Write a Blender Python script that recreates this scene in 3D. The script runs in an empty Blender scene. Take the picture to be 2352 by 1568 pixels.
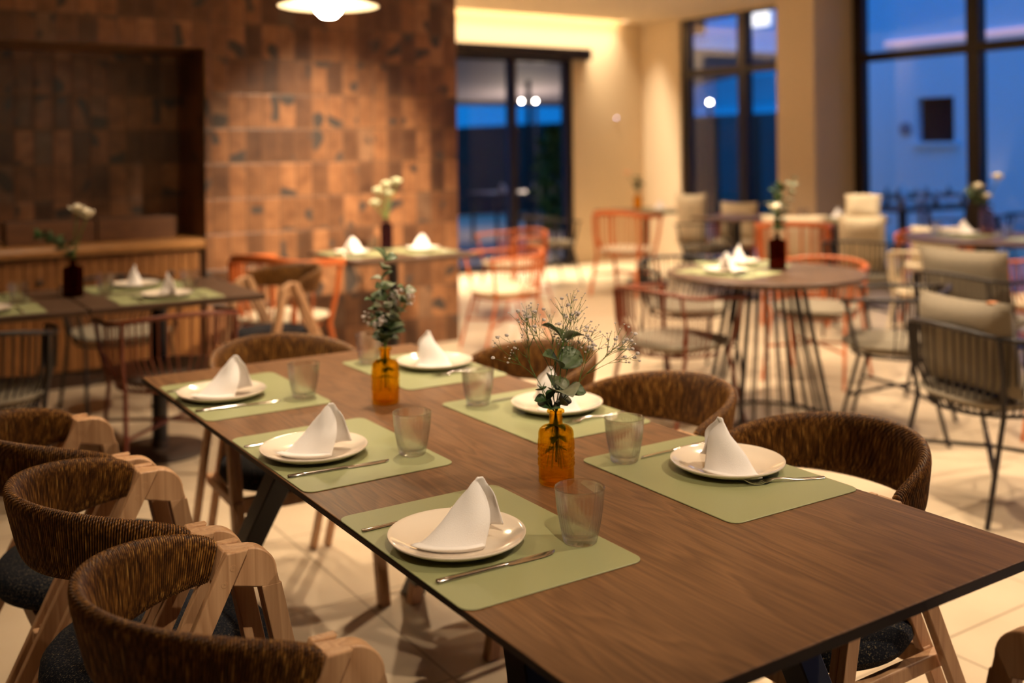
import bpy, math, random
from mathutils import Vector, Matrix
PI = math.pi
random.seed(7)
SC = bpy.context.scene
COL = SC.collection

# ------------------------------------------------------------------ camera
cam_d = bpy.data.cameras.new('camera'); cam = bpy.data.objects.new('camera', cam_d); COL.objects.link(cam)
CL = Vector((-0.7343, -3.0944, 1.3988)); YAW, PIT, ROL = 0.5784, -0.001, -0.011
fw = Vector((math.sin(YAW)*math.cos(PIT), math.cos(YAW)*math.cos(PIT), -math.sin(PIT)))
rt = Vector((math.cos(YAW), -math.sin(YAW), 0)); up = rt.cross(fw)
rt2 = rt*math.cos(ROL)+up*math.sin(ROL); up2 = -rt*math.sin(ROL)+up*math.cos(ROL)
cam.matrix_world = Matrix(((rt2.x, up2.x, -fw.x, CL.x), (rt2.y, up2.y, -fw.y, CL.y), (rt2.z, up2.z, -fw.z, CL.z), (0, 0, 0, 1)))
cam_d.sensor_width = 36; cam_d.lens = 2376.7/2352*36; cam_d.shift_y = (339.0-784.0)/2352
cam_d.clip_start = 0.02; cam_d.clip_end = 200
cam_d.dof.use_dof = True; cam_d.dof.focus_distance = 1.83; cam_d.dof.aperture_fstop = 1.95
SC.camera = cam
# ------------------------------------------------------------------ view, world
SC.view_settings.view_transform = 'Standard'; SC.view_settings.look = 'None'
SC.view_settings.exposure = 1.08; SC.view_settings.gamma = 1.0; SC.view_settings.use_curve_mapping = False
SC.cycles.max_bounces = 10; SC.cycles.transparent_max_bounces = 24; SC.cycles.transmission_bounces = 8
SC.cycles.glossy_bounces = 4; SC.cycles.diffuse_bounces = 4
SC.cycles.sample_clamp_indirect = 4.0; SC.cycles.caustics_refractive = False; SC.cycles.caustics_reflective = False
SC.cycles.use_denoising = True
world = bpy.data.worlds.new('dusk_sky'); SC.world = world; world.use_nodes = True
wn = world.node_tree.nodes; wl = world.node_tree.links; wn.clear()
wo = wn.new('ShaderNodeOutputWorld'); wb = wn.new('ShaderNodeBackground'); wl.new(wb.outputs[0], wo.inputs[0])
wb.inputs[0].default_value = (0.006, 0.18, 0.62, 1)
wtc = wn.new('ShaderNodeTexCoord'); wsx = wn.new('ShaderNodeSeparateXYZ'); wl.new(wtc.outputs['Generated'], wsx.inputs[0])
wmr = wn.new('ShaderNodeMapRange'); wmr.inputs[1].default_value = .15; wmr.inputs[2].default_value = .8; wmr.inputs[3].default_value = .50; wmr.inputs[4].default_value = 1.35
wl.new(wsx.outputs[2], wmr.inputs[0]); wl.new(wmr.outputs[0], wb.inputs[1])   # brighter towards the zenith
# ------------------------------------------------------------------ lights (ceiling downlights, added front fill, cove)
WARM = (1.0, 0.78, 0.54)
def spot(x, y, z, w, size=95, blend=.6, rad=.03, col=WARM, tgt=None):
    d = bpy.data.lights.new('downlight', 'SPOT'); d.energy = w; d.spot_size = math.radians(size); d.spot_blend = 1.0 if size == 46 else blend
    d.shadow_soft_size = rad; d.color = col
    o = bpy.data.objects.new('downlight_lamp', d); COL.objects.link(o); o.location = (x, y, z)
    if tgt:
        o.rotation_euler = (Vector(tgt)-Vector((x, y, z))).to_track_quat('-Z', 'Y').to_euler()
    return o
SPOTS = [  # x, y, watts, cone, target
 (2.15, -2.6, 105, 80, (1.0, -1.8, .7)), (2.6, -.5, 150, 100, None), (2.3, 1.3, 190, 110, None), (3.4, .9, 130, 100, None), (4.4, -.6, 120, 110, None),
 (4.9, 2.2, 140, 110, None), (5.2, 4.4, 80, 100, None), (2.25, 2.75, 130, 62, None), (2.15, 1.25, 560, 46, (2.05, 3.49, .92)),
 (.45, 1.7, 45, 70, None), (.3, 2.3, 60, 48, (.35, 3.49, .15)), (-.5, -3.5, 120, 31, (.42, -1.2, .75)), (4.0, 4.0, 150, 100, None), (6.2, .9, 105, 85, None), (6.3, 2.9, 85, 60, None), (6.2, 5.1, 60, 50, None), (3.0, -2.0, 55, 100, None),  # the spot behind the camera is an added front fill for the napkins
]
for (x, y, w, s, t) in SPOTS: spot(x, y, 2.94, w, s, tgt=t)
spot(.62, -.35, 2.94, 105, 58, rad=.04); spot(-1.3, -.9, 2.94, 26, 80, rad=.05, tgt=(-.3, -.9, .6))
def area(name, loc, sx, sy, w, col, rot=(0, 0, 0)):
    d = bpy.data.lights.new(name, 'AREA'); d.shape = 'RECTANGLE'; d.size = sx; d.size_y = sy; d.energy = w; d.color = col
    d.spread = math.radians(80)
    o = bpy.data.objects.new(name, d); COL.objects.link(o); o.location = loc; o.rotation_euler = rot; return o

# ------------------------------------------------------------------ material helpers
def nt(name):
    m = bpy.data.materials.new(name); m.use_nodes = True; n = m.node_tree.nodes; l = m.node_tree.links
    return m, n, l, n['Principled BSDF']
def plain(name, col, rough=.5, metal=0, spec=.5, noise=0, nscale=20, bump=0, bscale=80, **kw):
    m, n, l, b = nt(name); b.inputs['Base Color'].default_value = (*col, 1); b.inputs['Roughness'].default_value = rough
    b.inputs['Metallic'].default_value = metal; b.inputs['Specular IOR Level'].default_value = spec
    tc = n.new('ShaderNodeTexCoord')
    if noise:
        t = n.new('ShaderNodeTexNoise'); t.inputs['Scale'].default_value = nscale; t.inputs['Detail'].default_value = 4; l.new(tc.outputs['Object'], t.inputs['Vector'])
        r = n.new('ShaderNodeMixRGB'); r.inputs[1].default_value = (*[c*(1-noise) for c in col], 1); r.inputs[2].default_value = (*[min(1, c*(1+noise)) for c in col], 1)
        l.new(t.outputs['Fac'], r.inputs[0]); l.new(r.outputs[0], b.inputs['Base Color'])
    if bump:
        t = n.new('ShaderNodeTexNoise'); t.inputs['Scale'].default_value = bscale; t.inputs['Detail'].default_value = 3; l.new(tc.outputs['Object'], t.inputs['Vector'])
        bp = n.new('ShaderNodeBump'); bp.inputs['Strength'].default_value = bump; bp.inputs['Distance'].default_value = .003; l.new(t.outputs['Fac'], bp.inputs['Height']); l.new(bp.outputs[0], b.inputs['Normal'])
    for k, v in kw.items(): b.inputs[k].default_value = v
    return m
def emit(name, col, s):
    m, n, l, b = nt(name); b.inputs['Base Color'].default_value = (*col, 1); b.inputs['Emission Color'].default_value = (*col, 1); b.inputs['Emission Strength'].default_value = s
    return m
def math_n(n, l, op, a, b=None, c=None):
    x = n.new('ShaderNodeMath'); x.operation = op
    for i, v in enumerate((a, b, c)):
        if v is None: continue
        if isinstance(v, (int, float)): x.inputs[i].default_value = v
        else: l.new(v, x.inputs[i])
    return x.outputs[0]
def ramp(n, l, fac, stops):
    r = n.new('ShaderNodeValToRGB'); e = r.color_ramp.elements
    while len(e) > 1: e.remove(e[-1])
    e[0].position = stops[0][0]; e[0].color = (*stops[0][1], 1)
    for p, c in stops[1:]:
        k = e.new(p); k.color = (*c, 1)
    l.new(fac, r.inputs[0]); return r.outputs[0]

def wood(name, c1, c2, axis=1, scale=1.0, rough=.45, fine=.5):
    """grain runs along `axis` of the object"""
    m, n, l, b = nt(name); tc = n.new('ShaderNodeTexCoord'); mp = n.new('ShaderNodeMapping'); l.new(tc.outputs['Object'], mp.inputs[0])
    s = [9*scale]*3; s[axis] = 1.0*scale; mp.inputs['Scale'].default_value = s
    t = n.new('ShaderNodeTexNoise'); t.inputs['Scale'].default_value = 1.4; t.inputs['Detail'].default_value = 2; t.inputs['Distortion'].default_value = .6; l.new(mp.outputs[0], t.inputs['Vector'])
    rings = math_n(n, l, 'FRACT', math_n(n, l, 'MULTIPLY', t.outputs['Fac'], 9.0))
    r1 = math_n(n, l, 'SMOOTH_MIN', rings, math_n(n, l, 'MULTIPLY', math_n(n, l, 'SUBTRACT', 1.0, rings), 3.0), .2)
    mp2 = n.new('ShaderNodeMapping'); l.new(tc.outputs['Object'], mp2.inputs[0]); s2 = [260*scale]*3; s2[axis] = 9*scale; mp2.inputs['Scale'].default_value = s2
    t2 = n.new('ShaderNodeTexNoise'); t2.inputs['Scale'].default_value = 1.0; t2.inputs['Detail'].default_value = 3; l.new(mp2.outputs[0], t2.inputs['Vector'])
    f = math_n(n, l, 'ADD', math_n(n, l, 'MULTIPLY', r1, 1-fine), math_n(n, l, 'MULTIPLY', t2.outputs['Fac'], fine))
    col = ramp(n, l, f, [(.18, c1), (.75, c2)]); l.new(col, b.inputs['Base Color']); b.inputs['Roughness'].default_value = rough
    bp = n.new('ShaderNodeBump'); bp.inputs['Strength'].default_value = .25; bp.inputs['Distance'].default_value = .0006; l.new(t2.outputs['Fac'], bp.inputs['Height']); l.new(bp.outputs[0], b.inputs['Normal'])
    return m
M = {}
M['tabletop'] = wood('walnut_laminate', (.085, .040, .018), (.235, .118, .052), axis=1, rough=.42, fine=.68)
M['beech'] = wood('beech', (.40, .215, .105), (.60, .36, .195), axis=2, scale=.8, rough=.45, fine=.5)
M['cab_wood'] = wood('cabinet_oak', (.19, .072, .018), (.33, .145, .040), axis=2, scale=.8, rough=.5)
M['counter_wood'] = wood('counter_oak', (.26, .115, .032), (.40, .19, .058), axis=0, scale=.8, rough=.4)
M['crate_wood'] = wood('dark_crate_oak', (.085, .032, .010), (.15, .062, .02), axis=0, scale=.8, rough=.5)
M['black_metal'] = plain('black_powdercoat', (.012, .011, .012), .45, noise=.2)
M['edge'] = plain('black_edge', (.014, .010, .008), .5)
M['dark_metal'] = plain('brown_black_rod', (.015, .011, .010), .42, noise=.2)
M['orange'] = plain('orange_lacquer', (.52, .125, .026), .38, noise=.12)
M['rust'] = plain('rust_red_lacquer', (.17, .040, .015), .4, noise=.12)
M['cushion'] = plain('grey_beige_canvas', (.20, .165, .115), .9, noise=.12, nscale=60, bump=.5, bscale=500)
M['cushion_light'] = plain('cream_canvas', (.62, .52, .36), .9, noise=.1, nscale=40, bump=.4, bscale=500)
M['mat'] = plain('sage_leatherette', (.29, .305, .15), .42, noise=.04, nscale=9, bump=.12, bscale=700)
M['porcelain'] = plain('cream_porcelain', (.80, .70, .58), .12, noise=.02, **{'Coat Weight': .6, 'Coat Roughness': .04})
M['linen'] = plain('white_linen', (.86, .82, .80), .85, bump=.3, bscale=900, **{'Sheen Weight': .3})
M['steel'] = plain('polished_steel', (.62, .58, .54), .16, metal=1)
M['stem'] = plain('green_stem', (.10, .17, .035), .5)
M['leaf'] = plain('eucalyptus_leaf', (.085, .125, .055), .5, noise=.35, nscale=30)
M['leaf2'] = plain('eucalyptus_leaf_pale', (.19, .205, .13), .5, noise=.3, nscale=30)
M['leafdk'] = plain('dark_leaf', (.035, .085, .022), .5, noise=.3, nscale=30)
M['blossom'] = plain('tiny_white_blossom', (.62, .55, .52), .8, noise=.3, nscale=400)
M['petal'] = plain('cream_petal', (.82, .74, .56), .6, noise=.08, nscale=60, **{'Subsurface Weight': .15, 'Subsurface Radius': (.01, .008, .005)})
M['white_paint'] = plain('cream_plaster', (.74, .60, .42), .75, noise=.02, nscale=3)
M['col_paint'] = plain('pale_plaster', (.74, .62, .47), .75, noise=.02, nscale=3)
M['ceil'] = plain('ceiling_paint', (.80, .68, .52), .85)
M['frame'] = plain('dark_bronze_frame', (.012, .007, .005), .4)
M['bulb'] = emit('lit_globe', (1, .78, .50), 60.0)
M['shade'] = plain('pale_enamel', (.85, .78, .6), .4)
M['darkglassy'] = plain('dark_brown_glass', (.05, .012, .006), .08, **{'Coat Weight': 1.0})
M['base_disc'] = plain('brown_iron_disc', (.035, .018, .010), .5, noise=.2)
M['darkwood'] = plain('dark_wenge', (.045, .020, .010), .5, noise=.25)
M['laminate2'] = wood('grey_brown_laminate', (.055, .030, .018), (.12, .070, .042), axis=0, rough=.42)
M['laminate2'].node_tree.nodes['Principled BSDF'].inputs['Specular IOR Level'].default_value = .3
M['greenpetal'] = plain('pale_green_petal', (.52, .54, .34), .6)
M['peach'] = plain('peach_petal', (.85, .5, .28), .6)
M['tan'] = plain('tan_leather', (.35, .13, .04), .6)
M['darkpanel'] = plain('walnut_panelling', (.10, .06, .035), .6, noise=.2)  # dark finish of the two unseen walls, chosen to cut bounced light
M['tabletop'].node_tree.nodes['Principled BSDF'].inputs['Specular IOR Level'].default_value = .28
M['blackhole'] = plain('dark_knob_hole', (.02, .01, .005), .5)

def glass(name, col, tr, ior=1.45, rough=0.0, refr=.5):
    m, n, l, b = nt(name); n.remove(b); o = n['Material Output']
    g = n.new('ShaderNodeBsdfGlass'); g.inputs['Color'].default_value = (*col, 1); g.inputs['IOR'].default_value = ior; g.inputs['Roughness'].default_value = rough
    t = n.new('ShaderNodeBsdfTransparent'); t.inputs['Color'].default_value = (*tr, 1)
    x = n.new('ShaderNodeMixShader'); x.inputs[0].default_value = refr; l.new(t.outputs[0], x.inputs[1]); l.new(g.outputs[0], x.inputs[2]); l.new(x.outputs[0], o.inputs[0])
    return m
def pane(name, tr, refl=.06):
    m, n, l, b = nt(name); n.remove(b); o = n['Material Output']
    g = n.new('ShaderNodeBsdfGlossy'); g.inputs['Color'].default_value = (1, 1, 1, 1); g.inputs['Roughness'].default_value = .01
    t = n.new('ShaderNodeBsdfTransparent'); t.inputs['Color'].default_value = (*tr, 1)
    x = n.new('ShaderNodeMixShader'); lw = n.new('ShaderNodeFresnel'); lw.inputs[0].default_value = 1.3
    l.new(math_n(n, l, 'ADD', lw.outputs[0], refl), x.inputs[0]); l.new(t.outputs[0], x.inputs[1]); l.new(g.outputs[0], x.inputs[2]); l.new(x.outputs[0], o.inputs[0])
    return m
def tumbler_glass():
    m, n, l, b = nt('clear_fluted_glass'); n.remove(b); o = n['Material Output']
    t = n.new('ShaderNodeBsdfTransparent'); t.inputs['Color'].default_value = (.985, .988, .978, 1)
    g = n.new('ShaderNodeBsdfGlossy'); g.inputs['Roughness'].default_value = .015; f = n.new('ShaderNodeLayerWeight'); f.inputs[0].default_value = .5; fac = math_n(n, l, 'ADD', .04, math_n(n, l, 'MULTIPLY', .95, math_n(n, l, 'POWER', f.outputs['Facing'], 5.0)))
    x = n.new('ShaderNodeMixShader'); l.new(fac, x.inputs[0]); l.new(t.outputs[0], x.inputs[1]); l.new(g.outputs[0], x.inputs[2])
    r = n.new('ShaderNodeBsdfGlass'); r.inputs['IOR'].default_value = 1.48; r.inputs['Roughness'].default_value = 0
    y = n.new('ShaderNodeMixShader'); y.inputs[0].default_value = .32; l.new(x.outputs[0], y.inputs[1]); l.new(r.outputs[0], y.inputs[2]); l.new(y.outputs[0], o.inputs[0])
    return m
M['glass'] = tumbler_glass()
M['amber'] = glass('amber_glass', (.975, .79, .28), (.975, .78, .26), 1.3, refr=.35)
M['pinkglass'] = glass('pink_glass', (.90, .74, .68), (.90, .74, .68), 1.4, rough=.05, refr=.55)
M['brownglass'] = glass('brown_glass', (.47, .25, .14), (.45, .24, .13), 1.3, refr=.4)
M['navyglass'] = glass('dark_blue_glass', (.52, .45, .55), (.52, .45, .55), 1.3, refr=.4)
M['pane'] = pane('window_pane', (.95, .96, .97), .0)

def tile_mat():
    m, n, l, b = nt('glazed_terracotta_tiles'); tc = n.new('ShaderNodeTexCoord'); s = n.new('ShaderNodeSeparateXYZ'); l.new(tc.outputs['Object'], s.inputs[0])
    u = math_n(n, l, 'DIVIDE', math_n(n, l, 'ADD', math_n(n, l, 'ADD', s.outputs[0], s.outputs[1]), 50*.1135-3.085-3.492), .1135)
    v = math_n(n, l, 'DIVIDE', math_n(n, l, 'ADD', s.outputs[2], .227*20-.87), .227)
    fu = math_n(n, l, 'FRACT', u); fv = math_n(n, l, 'FRACT', v); iu = math_n(n, l, 'FLOOR', u); iv = math_n(n, l, 'FLOOR', v)
    cid = n.new('ShaderNodeCombineXYZ'); l.new(iu, cid.inputs[0]); l.new(iv, cid.inputs[1])
    wnz = n.new('ShaderNodeTexWhiteNoise'); wnz.noise_dimensions = '3D'; l.new(cid.outputs[0], wnz.inputs['Vector'])
    base = ramp(n, l, wnz.outputs['Value'], [(0, (.090, .042, .020)), (.25, (.150, .068, .031)), (.5, (.22, .100, .043)), (.75, (.30, .135, .056)), (.92, (.36, .17, .075)), (1, (.13, .085, .055))])
    # cloudy variation inside a tile
    uv = n.new('ShaderNodeCombineXYZ'); l.new(math_n(n, l, 'ADD', fu, math_n(n, l, 'MULTIPLY', iu, 7.31)), uv.inputs[0]); l.new(math_n(n, l, 'ADD', math_n(n, l, 'MULTIPLY', fv, 2), math_n(n, l, 'MULTIPLY', iv, 5.17)), uv.inputs[1])
    t = n.new('ShaderNodeTexNoise'); t.inputs['Scale'].default_value = 1.1; t.inputs['Detail'].default_value = 2; l.new(uv.outputs[0], t.inputs['Vector'])
    mx = n.new('ShaderNodeMixRGB'); mx.blend_type = 'MULTIPLY'; mx.inputs[0].default_value = .8; l.new(base, mx.inputs[1])
    cl = ramp(n, l, t.outputs['Fac'], [(.3, (.55, .5, .48)), (.6, (1, 1, 1))]); l.new(cl, mx.inputs[2])
    # smoky reduction-fired spots
    t2 = n.new('ShaderNodeTexNoise'); t2.inputs['Scale'].default_value = .75; t2.inputs['Detail'].default_value = 0; l.new(uv.outputs[0], t2.inputs['Vector'])
    msk = ramp(n, l, math_n(n, l, 'ADD', t2.outputs['Fac'], math_n(n, l, 'MULTIPLY', wnz.outputs['Value'], .10)), [(.735, (0, 0, 0)), (.765, (1, 1, 1))])
    mx2 = n.new('ShaderNodeMixRGB'); l.new(msk, mx2.inputs[0]); l.new(mx.outputs[0], mx2.inputs[1]); mx2.inputs[2].default_value = (.055, .042, .034, 1)
    # joint
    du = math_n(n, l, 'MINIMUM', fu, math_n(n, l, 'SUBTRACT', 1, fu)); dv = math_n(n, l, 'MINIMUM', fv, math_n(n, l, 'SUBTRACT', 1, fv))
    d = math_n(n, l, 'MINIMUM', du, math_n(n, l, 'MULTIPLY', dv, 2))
    rim = ramp(n, l, d, [(.02, (.34, .34, .34)), (.06, (.22, .22, .22)), (.13, (0, 0, 0))])  # paler tile edges: thin glaze plus caught light put into the colour
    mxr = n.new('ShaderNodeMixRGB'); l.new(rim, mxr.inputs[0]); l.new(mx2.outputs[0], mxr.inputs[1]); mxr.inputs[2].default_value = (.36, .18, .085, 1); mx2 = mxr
    g = ramp(n, l, d, [(.016, (1, 1, 1)), (.030, (0, 0, 0))])
    mx3 = n.new('ShaderNodeMixRGB'); l.new(g, mx3.inputs[0]); l.new(mx2.outputs[0], mx3.inputs[1]); mx3.inputs[2].default_value = (.045, .022, .012, 1)
    l.new(mx3.outputs[0], b.inputs['Base Color']); b.inputs['Roughness'].default_value = .38; b.inputs['Specular IOR Level'].default_value = .5
    h = ramp(n, l, d, [(.0, (0, 0, 0)), (.02, (.5, .5, .5)), (.10, (1, 1, 1))])
    hh = math_n(n, l, 'ADD', h, math_n(n, l, 'MULTIPLY', t.outputs['Fac'], .25))
    bp = n.new('ShaderNodeBump'); bp.inputs['Strength'].default_value = .5; bp.inputs['Distance'].default_value = .006; l.new(hh, bp.inputs['Height']); l.new(bp.outputs[0], b.inputs['Normal'])
    return m
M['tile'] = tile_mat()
def floor_mat():
    m, n, l, b = nt('beige_stone_tiles'); tc = n.new('ShaderNodeTexCoord'); s = n.new('ShaderNodeSeparateXYZ'); l.new(tc.outputs['Object'], s.inputs[0])
    u = math_n(n, l, 'FRACT', math_n(n, l, 'DIVIDE', math_n(n, l, 'ADD', s.outputs[0], 30-1.82), .6)); v = math_n(n, l, 'FRACT', math_n(n, l, 'DIVIDE', math_n(n, l, 'ADD', s.outputs[1], 30+1.307), .6))
    d = math_n(n, l, 'MINIMUM', math_n(n, l, 'MINIMUM', u, math_n(n, l, 'SUBTRACT', 1, u)), math_n(n, l, 'MINIMUM', v, math_n(n, l, 'SUBTRACT', 1, v)))
    t = n.new('ShaderNodeTexNoise'); t.inputs['Scale'].default_value = 3; t.inputs['Detail'].default_value = 5; l.new(tc.outputs['Object'], t.inputs['Vector'])
    c = ramp(n, l, t.outputs['Fac'], [(.3, (.44, .345, .235)), (.7, (.52, .415, .29))])
    mx = n.new('ShaderNodeMixRGB'); l.new(ramp(n, l, d, [(.004, (1, 1, 1)), (.006, (0, 0, 0))]), mx.inputs[0]); l.new(c, mx.inputs[1]); mx.inputs[2].default_value = (.24, .18, .12, 1)
    l.new(mx.outputs[0], b.inputs['Base Color']); b.inputs['Roughness'].default_value = .38; b.inputs['Specular IOR Level'].default_value = .35
    return m
M['floor'] = floor_mat()
def rope_mat():
    m, n, l, b = nt('twisted_paper_cord'); uvn = n.new('ShaderNodeUVMap'); s = n.new('ShaderNodeSeparateXYZ'); l.new(uvn.outputs[0], s.inputs[0])
    iu = math_n(n, l, 'FLOOR', s.outputs[0]); fu = math_n(n, l, 'FRACT', s.outputs[0])
    c = n.new('ShaderNodeCombineXYZ'); l.new(math_n(n, l, 'MULTIPLY', iu, 3.7), c.inputs[0]); l.new(math_n(n, l, 'MULTIPLY', s.outputs[1], 14), c.inputs[1])
    t = n.new('ShaderNodeTexNoise'); t.inputs['Scale'].default_value = 1; t.inputs['Detail'].default_value = 3; l.new(c.outputs[0], t.inputs['Vector'])
    col = ramp(n, l, t.outputs['Fac'], [(.30, (.045, .014, .002)), (.48, (.150, .057, .009)), (.60, (.32, .140, .026)), (.76, (.62, .34, .085))])
    gap = ramp(n, l, math_n(n, l, 'ABSOLUTE', math_n(n, l, 'SUBTRACT', fu, .5)), [(.20, (1, 1, 1)), (.46, (.06, .04, .03))])
    mx = n.new('ShaderNodeMixRGB'); mx.blend_type = 'MULTIPLY'; mx.inputs[0].default_value = 1; l.new(col, mx.inputs[1]); l.new(gap, mx.inputs[2]); l.new(mx.outputs[0], b.inputs['Base Color'])
    b.inputs['Roughness'].default_value = .48
    tw = math_n(n, l, 'SINE', math_n(n, l, 'MULTIPLY', math_n(n, l, 'ADD', math_n(n, l, 'MULTIPLY', s.outputs[1], 22), math_n(n, l, 'ADD', math_n(n, l, 'MULTIPLY', fu, .8), math_n(n, l, 'MULTIPLY', iu, .37))), 6.283))
    hh = math_n(n, l, 'ADD', math_n(n, l, 'MULTIPLY', tw, .5), t.outputs['Fac'])
    bp = n.new('ShaderNodeBump'); bp.inputs['Strength'].default_value = .55; bp.inputs['Distance'].default_value = .0012; l.new(hh, bp.inputs['Height']); l.new(bp.outputs[0], b.inputs['Normal'])
    return m
M['rope'] = rope_mat()
def fabric_mat():
    m, n, l, b = nt('navy_melange_fabric'); tc = n.new('ShaderNodeTexCoord'); mp = n.new('ShaderNodeMapping'); l.new(tc.outputs['Object'], mp.inputs[0]); mp.inputs['Scale'].default_value = (260, 520, 300)
    t = n.new('ShaderNodeTexNoise'); t.inputs['Scale'].default_value = 1; t.inputs['Detail'].default_value = 1; l.new(mp.outputs[0], t.inputs['Vector'])
    t2 = n.new('ShaderNodeTexNoise'); t2.inputs['Scale'].default_value = 25; l.new(tc.outputs['Object'], t2.inputs['Vector'])
    f = math_n(n, l, 'ADD', t.outputs['Fac'], math_n(n, l, 'MULTIPLY', t2.outputs['Fac'], .12))
    c = ramp(n, l, f, [(.48, (.004, .006, .012)), (.64, (.009, .011, .020)), (.73, (.08, .068, .045)), (.82, (.24, .19, .11))]); l.new(c, b.inputs['Base Color'])
    b.inputs['Roughness'].default_value = .9; b.inputs['Specular IOR Level'].default_value = .2
    bp = n.new('ShaderNodeBump'); bp.inputs['Strength'].default_value = .4; bp.inputs['Distance'].default_value = .001; l.new(t.outputs['Fac'], bp.inputs['Height']); l.new(bp.outputs[0], b.inputs['Normal'])
    return m
M['navy'] = fabric_mat()

# ------------------------------------------------------------------ mesh helpers
class MB:
    def __init__(s): s.v = []; s.f = []; s.uv = {}
    def add(s, vs, fs):
        o = len(s.v); s.v += [tuple(v) for v in vs]; s.f += [tuple(i+o for i in f) for f in fs]; return o
    def box(s, x0, x1, y0, y1, z0, z1):
        s.add([(x0, y0, z0), (x1, y0, z0), (x1, y1, z0), (x0, y1, z0), (x0, y0, z1), (x1, y0, z1), (x1, y1, z1), (x0, y1, z1)],
              [(3, 2, 1, 0), (4, 5, 6, 7), (0, 1, 5, 4), (1, 2, 6, 5), (2, 3, 7, 6), (3, 0, 4, 7)]); return s
    def loops(s, rings, closed=True, cap=True):
        n = len(rings[0]); vs = [p for r in rings for p in r]; fs = []
        for i in range(len(rings)-1):
            for j in range(n if closed else n-1):
                k = (j+1) % n; fs.append((i*n+j, i*n+k, (i+1)*n+k, (i+1)*n+j))
        if cap and closed: fs.append(tuple(range(n-1, -1, -1))); fs.append(tuple((len(rings)-1)*n+j for j in range(n)))
        s.add(vs, fs); return s
    def tube(s, pts, r, k=8, cap=True, flat=None):
        """round tube along pts; r scalar or list; flat=(w,h) gives an oval/flat bar with h along +z"""
        P = [Vector(p) for p in pts]; rings = []; prev = None
        for i, p in enumerate(P):
            t = (P[min(i+1, len(P)-1)]-P[max(i-1, 0)]).normalized()
            if flat: a = t.cross(Vector((0, 0, 1))).normalized() if abs(t.z) < .99 else Vector((1, 0, 0)); 
            elif prev is None: a = t.cross(Vector((0, 0, 1)) if abs(t.z) < .9 else Vector((1, 0, 0))).normalized()
            else: a = (prev - t*prev.dot(t)).normalized()
            prev = a; b = t.cross(a); R = r[i] if isinstance(r, (list, tuple)) else r
            if flat:
                w, h = flat; q = [(w, h*.6), (w*.7, h), (-w*.7, h), (-w, h*.6), (-w, -h*.6), (-w*.7, -h), (w*.7, -h), (w, -h*.6)]
                rings.append([p+a*x+b*y for x, y in q])
            else: rings.append([p+(a*math.cos(2*PI*j/k)+b*math.sin(2*PI*j/k))*R for j in range(k)])
        s.loops(rings, True, cap); return s
    def lathe(s, prof, k=48, ctr=(0, 0, 0), fn=None, cap=False):
        rings = []
        for (r, z) in prof:
            rings.append([(ctr[0]+(r+(fn(2*PI*j/k, z, r) if fn else 0))*math.cos(2*PI*j/k), ctr[1]+(r+(fn(2*PI*j/k, z, r) if fn else 0))*math.sin(2*PI*j/k), ctr[2]+z) for j in range(k)])
        s.loops(rings, True, cap); return s
    def prism(s, poly, y0, y1, f=lambda a, b, y: (a, y, b)):
        n = len(poly); s.add([f(a, b, y0) for a, b in poly]+[f(a, b, y1) for a, b in poly],
              [tuple(range(n-1, -1, -1)), tuple(range(n, 2*n))]+[(i, (i+1) % n, n+(i+1) % n, n+i) for i in range(n)]); return s
    def ball(s, c, r, k=6, sz=1.0, jit=0):
        rings = []
        m = max(3, k//2+1)
        for i in range(1, m):
            a = PI*i/m; rings.append([(c[0]+r*math.sin(a)*math.cos(2*PI*j/k)*(1+jit*random.uniform(-1, 1)), c[1]+r*math.sin(a)*math.sin(2*PI*j/k)*(1+jit*random.uniform(-1, 1)), c[2]-r*sz*math.cos(a)) for j in range(k)])
        s.loops(rings, True, True); return s
    def build(s, name, mat, parent=None, smooth=True, bevel=0, seg=2, angle=40, solid=0, subd=0):
        me = bpy.data.meshes.new(name); me.from_pydata(s.v, [], s.f); me.update()
        if s.uv:
            uvl = me.uv_layers.new(name='uv'); d = s.uv
            for lp in me.loops: uvl.data[lp.index].uv = (0, 0)
            for p in me.polygons:
                for li, vi in zip(p.loop_indices, p.vertices):
                    uvl.data[li].uv = d['fn'](p.index, vi)
        o = bpy.data.objects.new(name, me); COL.objects.link(o); me.materials.append(M[mat] if isinstance(mat, str) else mat)
        if parent is not None: o.parent = parent
        if bevel:
            b = o.modifiers.new('bevel', 'BEVEL'); b.width = bevel; b.segments = seg; b.limit_method = 'ANGLE'; b.angle_limit = math.radians(angle)
        if solid: q = o.modifiers.new('solid', 'SOLIDIFY'); q.thickness = solid; q.offset = 0
        if subd: q = o.modifiers.new('sub', 'SUBSURF'); q.levels = subd; q.render_levels = subd
        if smooth:
            me.polygons.foreach_set('use_smooth', [True]*len(me.polygons))
            try: me.set_sharp_from_angle(angle=math.radians(angle))
            except Exception: pass
        return o
def tag(o, label=None, cat=None, group=None, kind=None):
    if label: o['label'] = label
    if cat: o['category'] = cat
    if group: o['group'] = group
    if kind: o['kind'] = kind
    return o
def thing(name, loc=(0, 0, 0), rz=0, label=None, cat=None, group=None):
    o = bpy.data.objects.new(name, None); COL.objects.link(o); o.location = loc; o.rotation_euler = (0, 0, rz); o.empty_display_size = .1
    return tag(o, label, cat, group)
KIDS = {}
def kids(o):
    return [c for c in bpy.data.objects if c.parent == o]
def copy_tree(src, parent=None):
    c = src.copy(); COL.objects.link(c)
    if parent is not None: c.parent = parent
    for ch in kids(src): copy_tree(ch, c)
    return c
PROTO = {}
def place(key, maker, loc, rz=0, label=None, cat=None, group=None):
    if key not in PROTO: PROTO[key] = o = maker()
    else: o = copy_tree(PROTO[key])
    o.location = loc; o.rotation_euler = (0, 0, rz); tag(o, label, cat, group); return o
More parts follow.
